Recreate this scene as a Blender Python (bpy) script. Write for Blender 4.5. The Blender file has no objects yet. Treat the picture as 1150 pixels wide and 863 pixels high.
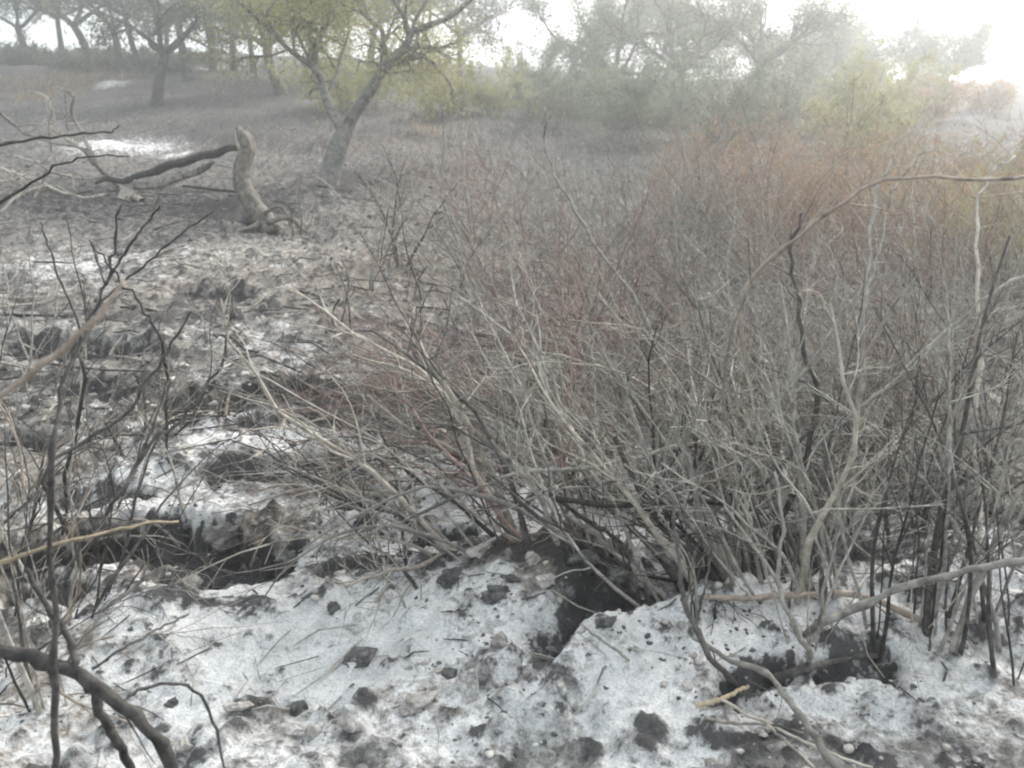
import bpy, math, numpy as np
from mathutils import Vector
R = math.radians
rng = np.random.default_rng(7)
scene = bpy.context.scene
C = scene.collection

# ------------------------------------------------------------------ camera
EYE = np.array([0., 0., 1.65]); PITCH = R(-18.9); F = 996.0; CX, CY = 575.0, 431.5
fwd = np.array([0, math.cos(PITCH), math.sin(PITCH)])
rgt = np.array([1., 0, 0]); upv = np.cross(rgt, fwd)
cam = bpy.data.cameras.new('camera'); co = bpy.data.objects.new('camera', cam); C.objects.link(co)
cam.sensor_width = 36; cam.lens = F / 1150 * 36
cam.clip_start = 0.02; cam.clip_end = 2000
co.location = EYE; co.rotation_euler = (R(90) + PITCH, 0, 0)
cam.dof.use_dof = True; cam.dof.focus_distance = 3.2; cam.dof.aperture_fstop = 5.0
scene.camera = co
def P(px, py, d):
    """a point of the place seen at pixel px,py, d metres ahead"""
    return EYE + d * (fwd + (px - CX) / F * rgt - (py - CY) / F * upv)

# ------------------------------------------------------------------ noise
def _h(ix, iy, s):
    n = (ix.astype(np.int64) * 374761393 + iy.astype(np.int64) * 668265263 + s * 1442695041) & 0xffffffff
    n = ((n ^ (n >> 13)) * 1274126177) & 0xffffffff
    n = n ^ (n >> 16)
    return (n & 0xffff) / 65535.0
def vnoise(x, y, s=0):
    x = np.asarray(x, float); y = np.asarray(y, float)
    ix = np.floor(x); iy = np.floor(y); fx = x - ix; fy = y - iy
    fx = fx * fx * fx * (fx * (fx * 6 - 15) + 10); fy = fy * fy * fy * (fy * (fy * 6 - 15) + 10)
    ix = ix.astype(np.int64); iy = iy.astype(np.int64)
    a = _h(ix, iy, s); b = _h(ix + 1, iy, s); c = _h(ix, iy + 1, s); d = _h(ix + 1, iy + 1, s)
    return (a * (1 - fx) + b * fx) * (1 - fy) + (c * (1 - fx) + d * fx) * fy - 0.5
def fbm(x, y, o=4, s=0, g=0.5):
    t = 0; a = 1; f = 1
    for k in range(o):
        ca, sa = math.cos(k * 1.1 + .4), math.sin(k * 1.1 + .4)
        t = t + a * vnoise((x * ca - y * sa) * f + 17 * k, (x * sa + y * ca) * f - 9 * k, s + k * 31); a *= g; f *= 2.03
    return t
def sstep(a, b, x):
    t = np.clip((x - a) / (b - a), 0, 1); return t * t * (3 - 2 * t)

# ------------------------------------------------------------------ terrain
def macro(x, y):
    x = np.asarray(x, float); y = np.asarray(y, float)
    az = x / np.maximum(y, 4)
    top = 2.9 - 1.5 * sstep(-0.25, 0.35, az)
    h = top * sstep(11, 62, y) * (1 - 0.5 * sstep(75, 150, y))
    h = h + 0.25 * sstep(6, 12, y) * vnoise(x * .16, y * .16, 5) + 0.5 * sstep(25, 60, y) * vnoise(x * .05, y * .07, 9)
    h = h + 0.10 * sstep(3.2, 5.5, y) * sstep(0.5, -1.5, x)
    return h
def flat(px, py):
    r = fwd + (px - CX) / F * rgt - (py - CY) / F * upv
    t = 0.5
    for _ in range(4000):
        p = EYE + t * r
        if p[2] <= macro(p[0], p[1]) or t > 150: break
        t += max(0.01, 0.006 * t)
    return p
def segdist(x, y, A, B):
    d = B - A; L = math.hypot(*d); u = d / L
    s = (x - A[0]) * u[0] + (y - A[1]) * u[1]
    n = -(x - A[0]) * u[1] + (y - A[1]) * u[0]
    sc = np.clip(s, 0, L)
    return np.hypot(x - (A[0] + sc * u[0]), y - (A[1] + sc * u[1])), n, s / L
# banks: polyline of the top edge (left to right in the photo), depth, width of the hollow, side (-1 hollow lies towards the camera, +1 away)
BANKS = [
    ([(-40, 625), (20, 600), (70, 588), (140, 578), (215, 577), (275, 590), (330, 606), (352, 622)], .19, .50, -1, .85), ([(150, 640), (200, 632), (260, 640), (320, 632)], .07, .16, -1, .9), ([(0, 655), (60, 648), (120, 655)], .08, .2, -1, .8),
    ([(350, 640), (400, 628), (450, 640)], .07, .14, -1, .9), ([(250, 470), (330, 462), (400, 470)], .08, .2, -1, .7), ([(60, 440), (110, 432), (160, 440)], .08, .3, -1, .8), ([(60, 545), (130, 538), (190, 545)], .07, .2, -1, .7),
    ([(222, 532), (270, 522), (320, 520), (380, 522), (445, 535)], .13, .20, -1, .9),
    ([(455, 596), (500, 588), (545, 594)], .12, .16, -1, 1.0),
    ([(575, 606), (620, 596), (665, 604), (700, 622), (718, 655)], .12, .15, -1, 1.0),
    ([(610, 775), (650, 757), (700, 730), (760, 707), (830, 697), (900, 690), (960, 676), (1030, 672)], .13, .34, 1, 1.0),
    ([(365, 560), (400, 552), (440, 556)], .08, .16, -1, .8),
    ([(170, 455), (230, 440), (300, 432), (420, 430)], .12, .35, -1, .8),
    ([(0, 390), (80, 380), (150, 385), (190, 395)], .14, .5, -1, .8),
    ([(0, 490), (40, 487), (80, 492)], .1, .25, -1, .8),
    ([(760, 800), (840, 770), (900, 757), (985, 740), (1010, 745)], .07, .16, -1, .8),
    ([(185, 322), (230, 318), (300, 326)], .1, .5, -1, .6),
]
BANKS = [([flat(*q)[:2] for q in pts], *rest) for pts, *rest in BANKS]
MOUNDS = [(590, 690, .34, .11), (590, 645, .16, .06), (545, 640, .10, .04), (640, 640, .12, .05), (450, 660, .25, .05), (170, 700, .3, .05), (850, 655, .35, .06), (760, 620, .2, .04), (860, 860, .5, .05), (300, 505, .5, .06), (1090, 690, .4, .05),
          (262, 235, .5, .10), (700, 778, .15, .05), (790, 745, .16, .06), (870, 725, .16, .06), (960, 705, .18, .06), (1060, 665, .22, .08), (1140, 640, .25, .10)]
MOUNDS = [(flat(a, b), r, h) for a, b, r, h in MOUNDS]
def bank_fields(x, y):
    dh = np.zeros_like(x); ch = np.zeros_like(x)
    m = (y < 12) & (np.abs(x) < 9)
    xx, yy = x[m], y[m]
    ddh = np.zeros_like(xx); cch = np.zeros_like(xx)
    wob = .09 * vnoise(xx * 9, yy * 9, 3) + .035 * vnoise(xx * 22, yy * 22, 4) + .02 * vnoise(xx * 47, yy * 47, 6)
    for pts, dep, wid, side, cf in BANKS:
        best = np.full_like(xx, 1e9); sn = np.zeros_like(xx); tt = np.zeros_like(xx)
        for i in range(len(pts) - 1):
            d, n, s = segdist(xx, yy, pts[i], pts[i + 1])
            k = d < best
            best = np.where(k, d, best); sn = np.where(k, n, sn)
            tt = np.where(k, (i + np.clip(s, -.6, 1.6)) / (len(pts) - 1), tt)
        q = np.where(sn * side > 0, best, -best) + wob
        end = sstep(-.05, .12, tt) * sstep(1.05, .88, tt)
        prof = sstep(0, .05 if side < 0 else .09, q) * (1 - sstep(wid * .3, wid, q)) * end
        lip = np.exp(-(q / .10) ** 2) * end * (.18 if side < 0 else .45)
        ddh -= dep * prof - dep * lip
        cch = np.maximum(cch, cf * sstep(-.005, .03, q) * (1 - sstep(wid * .35, wid * .85, q)) * end)  # hollow darkened in colour: charred soil plus its shade painted in
    dh[m] = ddh; ch[m] = cch
    return dh, ch
def clods(x, y):
    near = sstep(14, 4, y)
    a = np.clip(fbm(x * 7.5, y * 7.5, 3, 40) - .10, 0, 1)
    b = np.clip(fbm(x * 19, y * 19, 2, 50) - .16, 0, 1)
    return a, b, near
def height(x, y, full=True):
    x = np.atleast_1d(np.asarray(x, float)); y = np.atleast_1d(np.asarray(y, float))
    h = macro(x, y)
    for c, r, a in MOUNDS: h = h + a * np.exp(-((x - c[0]) ** 2 + (y - c[1]) ** 2) / r ** 2)
    h = h + .07 * fbm(x * 1.3, y * 1.3, 3, 11) * sstep(1, 2, y) + .25 * sstep(8, 20, y) * fbm(x * .5, y * .5, 3, 12)
    dh, ch = bank_fields(x, y)
    h = h + dh
    if full:
        a, b, near = clods(x, y)
        h = h + near * (.10 * a + .06 * b) + .027 * fbm(x * 7, y * 7, 5, 21, .66) * (1 + 2.0 * sstep(4, 12, y)) + .05 * ch * fbm(x * 16, y * 16, 3, 61, .6)
        return h, ch
    return h
_T = 1.2 * (1.006 ** np.arange(900))
def hit(px, py, up=0.):
    r = fwd + (px - CX) / F * rgt - (py - CY) / F * upv
    q = EYE[None] + _T[:, None] * r[None]; d = q[:, 2] - height(q[:, 0], q[:, 1])[0] - up
    k = np.nonzero(d <= 0)[0]; k = k[0] if len(k) else len(_T) - 1
    t = _T[k] if k == 0 else _T[k - 1] + (_T[k] - _T[k - 1]) * d[k - 1] / (d[k - 1] - d[k] + 1e-9)
    return EYE + t * r
def gp(px, py): return hit(px, py)
def gz(x, y): return height(x, y)[0]

# splats in world units made from photo measurements: (px,py,rx,ry,ash,char,brown)
SPL = []
def splat(px, py, rx, ry, ash=0, char_shade=0, brown=0, ang=0):
    c = flat(px, py); a = abs(flat(px + rx, py)[0] - c[0]); b = abs(flat(px, py - ry)[1] - flat(px, py + ry)[1]) / 2
    SPL.append((c, max(a, .02), max(b, .02), ash, char_shade, brown, ang))
for s in [
    (330, 745, 170, 75, .55), (470, 700, 120, 60, .35), (560, 790, 150, 60, .35), (250, 700, 120, 40, .3), (620, 560, 190, 32, .5), (770, 600, 90, 45, .5),
    (330, 500, 100, 18, .7), (100, 830, 140, 60, .2), (760, 735, 150, 35, .6), (900, 705, 110, 25, .55), (1050, 640, 90, 60, .5), (1110, 790, 150, 60, .25),
    (690, 830, 160, 60, .3), (160, 545, 110, 30, .25), (480, 540, 70, 20, .4), (230, 470, 60, 20, .3), (150, 163, 55, 9, 1.3), (60, 157, 40, 5, .6), (195, 172, 18, 6, 1.0),
    (130, 380, 80, 20, .25), (300, 390, 60, 20, .2), (70, 300, 90, 18, .3), (250, 290, 140, 20, .18), (1060, 545, 90, 30, .25), (420, 620, 50, 30, .35), (860, 790, 60, 18, .25),
    (590, 650, 85, 45, -.42), (450, 690, 40, 18, -.3), (470, 780, 90, 28, -.25), (280, 785, 60, 30, -.3), (700, 690, 60, 25, -.4), (1010, 790, 190, 50, .22), (1000, 845, 160, 20, -.1), (130, 810, 60, 30, -.2), (640, 770, 40, 16, -.25),
    (240, 76, 30, 3, 1.2), (125, 94, 20, 4, 1.2), (370, 112, 30, 3, .9)]: splat(*s[:4], ash=s[4])
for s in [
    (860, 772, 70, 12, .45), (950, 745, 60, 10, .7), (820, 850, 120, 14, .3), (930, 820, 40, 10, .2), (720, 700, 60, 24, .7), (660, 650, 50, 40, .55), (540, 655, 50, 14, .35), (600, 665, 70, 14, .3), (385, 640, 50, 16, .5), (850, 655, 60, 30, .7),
    (1010, 690, 40, 20, .3), (1060, 846, 130, 18, .3), (700, 855, 120, 12, .25), (930, 858, 120, 10, .3), (1130, 740, 60, 14, .25), (900, 560, 220, 50, .35), (545, 615, 40, 14, .5), (640, 603, 50, 14, .5), (700, 563, 60, 14, .4), (845, 655, 70, 20, .5), (900, 604, 60, 16, .4), (980, 628, 60, 14, .4), (1040, 695, 30, 10, .45), (1075, 724, 30, 8, .45), (1135, 715, 30, 8, .4), (990, 724, 20, 8, .35), (455, 672, 24, 8, .4), (460, 596, 34, 10, .4), (170, 640, 150, 40, .4), (240, 690, 60, 14, .8), (330, 545, 110, 16, .45), (100, 480, 120, 40, .25), (60, 420, 90, 30, .25), (420, 640, 60, 20, .4), (350, 450, 160, 26, .5),  # includes dark rings at shrub feet: contact shadow painted in with scorched litter
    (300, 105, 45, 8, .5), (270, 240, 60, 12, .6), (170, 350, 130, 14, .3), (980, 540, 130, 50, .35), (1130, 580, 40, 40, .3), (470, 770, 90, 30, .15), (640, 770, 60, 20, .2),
    (400, 205, 60, 12, .4), (240, 150, 90, 12, .35), (60, 230, 130, 16, .2), (600, 440, 240, 60, .3), (850, 450, 260, 60, .35)]: splat(*s[:4], char_shade=s[4])
for s in [
    (590, 640, 80, 36, .9), (450, 690, 30, 14, .5), (470, 785, 70, 22, .5), (20, 800, 80, 60, 1.1), (110, 700, 60, 25, .5), (290, 775, 60, 40, .35), (250, 605, 60, 22, 1.2), (150, 590, 80, 12, .9), (215, 655, 60, 16, .8), (90, 650, 60, 20, .7), (70, 92, 110, 16, 1.1), (440, 158, 50, 8, .6), (480, 130, 60, 10, .5),
    (700, 270, 200, 60, .4), (980, 280, 160, 100, .6), (400, 310, 90, 40, .35), (300, 155, 120, 20, .25), (270, 300, 60, 20, .3), (50, 620, 60, 20, .5)]: splat(*s[:4], brown=s[4])
def cover(x, y, ch, cl):
    ash = np.interp(y, [0, 1.6, 2.4, 3.2, 4.2, 6, 10, 16, 40], [.18, .34, .50, .46, .26, .12, .02, -.05, -.1])
    ash = ash + .22 * fbm(x * .9, y * .6, 3, 81) + (.55 * fbm(x * 3.3, y * 4.2, 4, 82, .6) - .03) * sstep(7, 3, y)
    char_shade = np.interp(y, [0, 3.6, 5, 9, 14, 30], [.16, .16, .26, .40, .60, .70]) + .25 * np.clip(fbm(x * .7, y * .7, 3, 90), 0, 1)
    brown = .12 * sstep(.3, -.3, x) + .10 * sstep(4, 9, y) + .3 * np.clip(fbm(x * .8, y * .8, 3, 95) + .05, 0, 1)
    for c, a, b, s1, s2, s3, an in SPL:
        ww = .8 * vnoise(x / a * 1.6, y / b * 1.6, 7)
        q = np.exp(-(((x - c[0]) / a) ** 2 + ((y - c[1]) / b) ** 2) * (1 + ww))
        ash = ash + s1 * q; char_shade = char_shade + s2 * q - .3 * s1 * q; brown = brown + s3 * q
    char_shade = np.maximum(char_shade, ch * 1.1) + cl * .5
    return np.stack([np.clip(ash, 0, 1.4), np.clip(char_shade, 0, 1), np.clip(brown, 0, 1), np.ones_like(x)], -1)

# ------------------------------------------------------------------ materials
def nodes(name):
    m = bpy.data.materials.new(name); m.use_nodes = True
    return m, m.node_tree, m.node_tree.nodes['Principled BSDF']
def N(nt, t, **kw):
    n = nt.nodes.new(t)
    for k, v in kw.items(): setattr(n, k, v)
    return n
def link(nt, a, b): nt.links.new(a, b)
def math_(nt, op, a, b=None, c=None, clamp=False):
    n = N(nt, 'ShaderNodeMath', operation=op, use_clamp=clamp)
    for i, v in enumerate((a, b, c)):
        if v is None: continue
        if isinstance(v, (int, float)): n.inputs[i].default_value = v
        else: link(nt, v, n.inputs[i])
    return n.outputs[0]
def noise_(nt, vec, scale, detail=3, rough=.55, dist=0):
    n = N(nt, 'ShaderNodeTexNoise'); n.inputs['Scale'].default_value = scale; n.inputs['Detail'].default_value = detail
    n.inputs['Roughness'].default_value = rough; n.inputs['Distortion'].default_value = dist
    link(nt, vec, n.inputs['Vector']); return n.outputs['Fac']
def mix_(nt, f, a, b):
    n = N(nt, 'ShaderNodeMix', data_type='RGBA')
    for s, v in ((n.inputs[0], f), (n.inputs[6], a), (n.inputs[7], b)):
        if isinstance(v, (int, float)): s.default_value = v
        elif isinstance(v, tuple): s.default_value = (*v, 1)
        else: link(nt, v, s)
    return n.outputs[2]

def ground_mat():
    m, nt, b = nodes('burnt_ground')
    geo = N(nt, 'ShaderNodeNewGeometry').outputs['Position']
    at = N(nt, 'ShaderNodeAttribute', attribute_name='cover')
    sp = N(nt, 'ShaderNodeSeparateColor'); link(nt, at.outputs['Color'], sp.inputs[0])
    ash, char_shade, brown = sp.outputs
    n1 = noise_(nt, geo, 7, 5, .62, .3); n2 = noise_(nt, geo, 38, 5, .65); n3 = noise_(nt, geo, 140, 3, .6); n4 = noise_(nt, geo, 1.1, 5, .6)
    soil = mix_(nt, math_(nt, 'ADD', math_(nt, 'MULTIPLY', math_(nt, 'SUBTRACT', n2, .5), 2.4), .5, clamp=True), (.07, .07, .068), (.30, .30, .292))
    soil = mix_(nt, math_(nt, 'MULTIPLY', brown, math_(nt, 'MULTIPLY', n1, 1.7, clamp=True), clamp=True), soil, (.23, .185, .14))
    def cut(v, na, nb, k, off=0.):
        s = math_(nt, 'ADD', math_(nt, 'MULTIPLY', math_(nt, 'SUBTRACT', na, .5), 2.0), math_(nt, 'MULTIPLY', math_(nt, 'SUBTRACT', nb, .5), 1.45))
        s = math_(nt, 'ADD', math_(nt, 'ADD', s, v), -0.5 + off)
        return math_(nt, 'ADD', math_(nt, 'MULTIPLY', s, k), .5, clamp=True)
    fa = cut(ash, n1, n2, 2.0)
    ashc = mix_(nt, math_(nt, 'ADD', math_(nt, 'MULTIPLY', math_(nt, 'SUBTRACT', n3, .5), 2.5), .5, clamp=True), (.36, .365, .365), (.68, .685, .685))
    ashc = mix_(nt, math_(nt, 'MULTIPLY', math_(nt, 'SUBTRACT', n2, .45), 2.5, clamp=True), ashc, (.76, .765, .76))
    ashc = mix_(nt, math_(nt, 'MULTIPLY', math_(nt, 'SUBTRACT', noise_(nt, geo, 4.3, 6, .7, .6), .50), 4.5, clamp=True), ashc, (.40, .405, .40))
    col = mix_(nt, fa, soil, ashc)
    n5 = noise_(nt, geo, 15, 4, .6)
    fc = cut(char_shade, n5, n2, 2.8, -.07)
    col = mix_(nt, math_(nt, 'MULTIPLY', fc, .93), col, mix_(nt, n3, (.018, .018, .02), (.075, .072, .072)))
    link(nt, col, b.inputs['Base Color']); b.inputs['Roughness'].default_value = .95; b.inputs['Specular IOR Level'].default_value = .15
    bp = N(nt, 'ShaderNodeBump'); bp.inputs['Strength'].default_value = .9; bp.inputs['Distance'].default_value = .012
    hh = math_(nt, 'ADD', math_(nt, 'MULTIPLY', n3, .5), n2); link(nt, hh, bp.inputs['Height']); link(nt, bp.outputs[0], b.inputs['Normal'])
    return m
def wood_mat(name, c1, c2, scale=30, rough=.85, stretch=True):
    m, nt, b = nodes(name)
    tc = N(nt, 'ShaderNodeTexCoord').outputs['Object']
    oi = N(nt, 'ShaderNodeObjectInfo').outputs['Random']
    n = noise_(nt, tc, scale, 4, .65); n0 = noise_(nt, tc, 3.5, 2, .5)
    f = math_(nt, 'ADD', math_(nt, 'MULTIPLY', math_(nt, 'SUBTRACT', n, .5), 2.2), math_(nt, 'MULTIPLY', n0, .9), clamp=True)
    col = mix_(nt, f, c1, c2)
    nc = noise_(nt, tc, 7, 3, .6); fc = math_(nt, 'MULTIPLY', math_(nt, 'SUBTRACT', nc, .56), 9, clamp=True)
    col = mix_(nt, math_(nt, 'MULTIPLY', fc, .75), col, (.035, .033, .032))
    hs = N(nt, 'ShaderNodeHueSaturation'); link(nt, math_(nt, 'ADD', math_(nt, 'MULTIPLY', oi, .7), .65), hs.inputs['Value']); link(nt, col, hs.inputs['Color'])
    link(nt, hs.outputs[0], b.inputs['Base Color']); b.inputs['Roughness'].default_value = rough; b.inputs['Specular IOR Level'].default_value = .25
    bp = N(nt, 'ShaderNodeBump'); bp.inputs['Strength'].default_value = .9; bp.inputs['Distance'].default_value = .010
    link(nt, n, bp.inputs['Height']); link(nt, bp.outputs[0], b.inputs['Normal'])
    return m
def leaf_mat(name, c1, c2):
    m, nt, b = nodes(name)
    geo = N(nt, 'ShaderNodeNewGeometry').outputs['Position']
    n = noise_(nt, geo, 1.4, 4, .7)
    col = mix_(nt, math_(nt, 'ADD', math_(nt, 'MULTIPLY', math_(nt, 'SUBTRACT', n, .5), 2.6), .5, clamp=True), c1, c2)
    link(nt, col, b.inputs['Base Color']); b.inputs['Roughness'].default_value = .7
    tr = N(nt, 'ShaderNodeBsdfTranslucent'); link(nt, col, tr.inputs['Color'])
    mx = N(nt, 'ShaderNodeMixShader'); mx.inputs[0].default_value = .4
    link(nt, b.outputs[0], mx.inputs[1]); link(nt, tr.outputs[0], mx.inputs[2])
    link(nt, mx.outputs[0], nt.nodes['Material Output'].inputs['Surface'])
    return m
M = dict(
    ground=ground_mat(),
    grey=wood_mat('grey_bark', (.15, .142, .128), (.42, .405, .365)),
    pale=wood_mat('pale_dead_wood', (.20, .18, .155), (.50, .46, .40)),
    dark=wood_mat('charred_bark', (.022, .021, .021), (.115, .108, .10)),
    red=wood_mat('reddish_bark', (.14, .095, .085), (.37, .27, .24)),
    straw=wood_mat('dry_straw', (.24, .195, .135), (.46, .385, .28)),
    tan=wood_mat('tan_bark', (.17, .14, .115), (.36, .31, .26)),
    trunk=wood_mat('tree_bark', (.11, .108, .10), (.32, .315, .29), 14),
    trunkd=wood_mat('dark_tree_bark', (.035, .033, .031), (.12, .115, .105), 10),
    snag=wood_mat('weathered_wood', (.08, .075, .066), (.27, .25, .22), 16),
    stone=wood_mat('ash_coated_stone', (.16, .15, .14), (.50, .48, .45), 25),
    coal=wood_mat('charcoal', (.035, .035, .036), (.20, .198, .195), 40),
    leaf=leaf_mat('olive_leaves', (.07, .085, .05), (.17, .20, .12)),
    leafy=leaf_mat('yellowing_leaves', (.20, .20, .09), (.42, .40, .20)),
    leafb=leaf_mat('scorched_leaves', (.22, .15, .095), (.42, .30, .19)),
    leafg=leaf_mat('grey_green_leaves', (.10, .12, .085), (.22, .25, .17)),
)

# ------------------------------------------------------------------ mesh builders
def mesh_from(name, V, Fc, mat, smooth=True):
    me = bpy.data.meshes.new(name); V = np.ascontiguousarray(V, dtype=np.float32)
    Fs = Fc if isinstance(Fc, list) else [Fc]
    Fs = [f for f in Fs if len(f)]
    nl = sum(f.size for f in Fs); nf = sum(len(f) for f in Fs)
    me.vertices.add(len(V)); me.vertices.foreach_set('co', V.ravel())
    me.loops.add(nl); me.polygons.add(nf)
    me.loops.foreach_set('vertex_index', np.concatenate([f.ravel() for f in Fs]).astype(np.int32))
    tot = np.concatenate([np.full(len(f), f.shape[1], np.int32) for f in Fs])
    st = np.concatenate([[0], np.cumsum(tot)[:-1]]).astype(np.int32)
    me.polygons.foreach_set('loop_start', st)
    if smooth: me.polygons.foreach_set('use_smooth', np.ones(nf, bool))
    me.update(calc_edges=True)
    me.materials.append(mat)
    return me
def link_obj(name, me, parent=None, loc=None):
    o = bpy.data.objects.new(name, me); C.objects.link(o)
    if parent is not None: o.parent = parent
    if loc is not None: o.location = loc
    return o
def thing(name, label, cat, loc, group=None):
    o = bpy.data.objects.new(name, None); C.objects.link(o); o.location = loc; o.empty_display_size = .1
    tag(o, label, cat, group); return o
def tag(o, label, cat, group=None, kind=None):
    if label: o['label'] = label
    if cat: o['category'] = cat
    if group: o['group'] = group
    if kind: o['kind'] = kind
    return o
class Tubes:
    def __init__(self, org=(0, 0, 0)): self.b = {}; self.org = np.array(org, float)
    def add(self, pts, rad, sides=5):
        """pts (m,n,3) or (n,3); rad (m,n) or (n,)"""
        pts = np.asarray(pts, float); rad = np.asarray(rad, float)
        if pts.ndim == 2: pts = pts[None]; rad = rad[None]
        self.b.setdefault((pts.shape[1], sides), []).append((pts - self.org, np.broadcast_to(rad, pts.shape[:2])))
    def build(self, name, mat, parent=None, loc=None):
        Vs = []; Fs = []; off = 0
        for (n, k), L in self.b.items():
            Pn = np.concatenate([a for a, _ in L]); Rr = np.concatenate([b for _, b in L]); m = len(Pn)
            T = np.gradient(Pn, axis=1); T /= np.linalg.norm(T, axis=2, keepdims=True) + 1e-9
            ov = np.abs(Pn[:, -1] - Pn[:, 0]) + 1e-6
            ref = np.zeros((m, 3)); ref[np.arange(m), ov.argmin(1)] = 1
            U = np.cross(T, ref[:, None, :]); U /= np.linalg.norm(U, axis=2, keepdims=True) + 1e-9
            W = np.cross(T, U)
            a = np.arange(k) / k * 2 * math.pi
            ring = Pn[:, :, None, :] + Rr[:, :, None, None] * (np.cos(a)[None, None, :, None] * U[:, :, None, :] + np.sin(a)[None, None, :, None] * W[:, :, None, :])
            Vs.append(ring.reshape(-1, 3))
            i = np.arange(m)[:, None, None] * n * k; j = np.arange(n - 1)[None, :, None] * k; s = np.arange(k)[None, None, :]; s2 = (s + 1) % k
            Fs.append((np.stack([i + j + s, i + j + s2, i + j + k + s2, i + j + k + s], -1) + off).reshape(-1, 4))
            off += m * n * k
        me = mesh_from(name, np.concatenate(Vs), np.concatenate(Fs), mat)
        return link_obj(name, me, parent, loc)
def unit(v): return v / (np.linalg.norm(v, axis=-1, keepdims=True) + 1e-9)
def walk(p0, d0, L, n, wig=.15, grav=0., r=None, kink=0.):
    """m curves at once: (m,n,3)"""
    r = r or rng
    p0 = np.atleast_2d(p0); m = len(p0); d = unit(np.broadcast_to(d0, (m, 3)).copy()); L = np.broadcast_to(L, (m,))
    pts = np.empty((m, n, 3)); pts[:, 0] = p0
    bend = r.normal(0, 1, (m, 3)) * wig * .5
    for i in range(1, n):
        d = d + r.normal(0, wig, (m, 3)) + bend / n * 2; d[:, 2] += grav / n; d = unit(d)
        pts[:, i] = pts[:, i - 1] + d * (L / (n - 1))[:, None]
    return pts
def sprout(parent, k, tlo, thi, spread, r):
    """k random points on each parent curve; returns index, start, direction, t"""
    m, n, _ = parent.shape
    idx = np.repeat(np.arange(m), k); t = r.uniform(tlo, thi, m * k); u = t * (n - 1); i = np.minimum(u.astype(int), n - 2); f = (u - i)[:, None]
    a = parent[idx, i]; b = parent[idx, i + 1]
    return idx, a * (1 - f) + b * f, unit(unit(b - a) + r.normal(0, spread, (m * k, 3))), t
def smooth_path(pts, n):
    """Catmull-Rom through given points, resampled to n"""
    p = np.asarray(pts, float)
    if len(p) < 3: t = np.linspace(0, 1, n)[:, None]; return p[0] * (1 - t) + p[-1] * t
    q = np.vstack([2 * p[0] - p[1], p, 2 * p[-1] - p[-2]]); out = []
    for u in np.linspace(0, len(p) - 1 - 1e-6, n):
        i = int(u); f = u - i; a, b, c, d = q[i:i + 4]
        out.append(.5 * ((2 * b) + (c - a) * f + (2 * a - 5 * b + 4 * c - d) * f * f + (3 * b - a - 3 * c + d) * f ** 3))
    return np.array(out)

# ------------------------------------------------------------------ ground
def graded(lo, d0, pw, hi):
    v = [0.]; 
    while v[-1] < hi: v.append(v[-1] + d0 * max(1, (v[-1] / lo)) ** pw)
    return np.array(v)
gx = graded(2.3, .0135, 1.35, 150); gx = np.concatenate([-gx[:0:-1], gx])
gy = [1.2]
while gy[-1] < 170: gy.append(gy[-1] + .0115 * (max(gy[-1], 1.8) / 1.8) ** 1.3)
gy = np.concatenate([[-30, -20, -12, -7, -4, -2, -1, -.4, 0, .3, .6, .8, .95, 1.05, 1.13], gy])
X, Y = np.meshgrid(gx, gy); x, y = X.ravel(), Y.ravel()
z, ch = height(x, y)
ca, cb, cn = clods(x, y)
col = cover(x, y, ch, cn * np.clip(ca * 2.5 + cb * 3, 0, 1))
nx, ny = len(gx), len(gy)
i = np.arange(ny - 1)[:, None] * nx + np.arange(nx - 1)[None, :]
Fq = np.stack([i, i + 1, i + nx + 1, i + nx], -1).reshape(-1, 4)
me = mesh_from('ground', np.stack([x, y, z], -1), Fq, M['ground'])
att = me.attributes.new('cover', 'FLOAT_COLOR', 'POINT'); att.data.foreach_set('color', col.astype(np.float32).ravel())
tag(link_obj('ground', me), 'ash covered burnt ground with charred banks and hollows, some shade painted in', None, kind='structure')
print('ground', len(x))

# ------------------------------------------------------------------ stones and rubble
def ico():
    t = (1 + 5 ** .5) / 2
    v = np.array([(-1, t, 0), (1, t, 0), (-1, -t, 0), (1, -t, 0), (0, -1, t), (0, 1, t), (0, -1, -t), (0, 1, -t), (t, 0, -1), (t, 0, 1), (-t, 0, -1), (-t, 0, 1)], float)
    f = [(0, 11, 5), (0, 5, 1), (0, 1, 7), (0, 7, 10), (0, 10, 11), (1, 5, 9), (5, 11, 4), (11, 10, 2), (10, 7, 6), (7, 1, 8), (3, 9, 4), (3, 4, 2), (3, 2, 6), (3, 6, 8), (3, 8, 9), (4, 9, 5), (2, 4, 11), (6, 2, 10), (8, 6, 7), (9, 8, 1)]
    return unit(v), np.array(f)
def subdiv(v, f):
    v = list(map(tuple, v)); c = {}; out = []
    def mid(a, b):
        k = (min(a, b), max(a, b))
        if k not in c: q = unit(np.array(v[a]) + np.array(v[b])); c[k] = len(v); v.append(tuple(q))
        return c[k]
    for a, b, d in f:
        x_, y_, z_ = mid(a, b), mid(b, d), mid(d, a); out += [(a, x_, z_), (b, y_, x_), (d, z_, y_), (x_, y_, z_)]
    return np.array(v), np.array(out)
IV, IF = ico(); IV1, IF1 = subdiv(IV, IF); IV2, IF2 = subdiv(IV1, IF1); IV3, IF3 = subdiv(IV2, IF2)
def lumpy(V, amp, seed):
    r = np.random.default_rng(seed); V = V.copy()
    for _ in range(13):
        k = unit(r.normal(size=3)); c = r.uniform(.45, .85); V = V - np.maximum(0, V @ k - c)[:, None] * k
    a = np.zeros(len(V))
    for _ in range(6): a += .07 * np.sin(V @ r.normal(0, 6, 3) + r.uniform(0, 6))
    return V * 1.25 * (1 + amp * a)[:, None]
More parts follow.
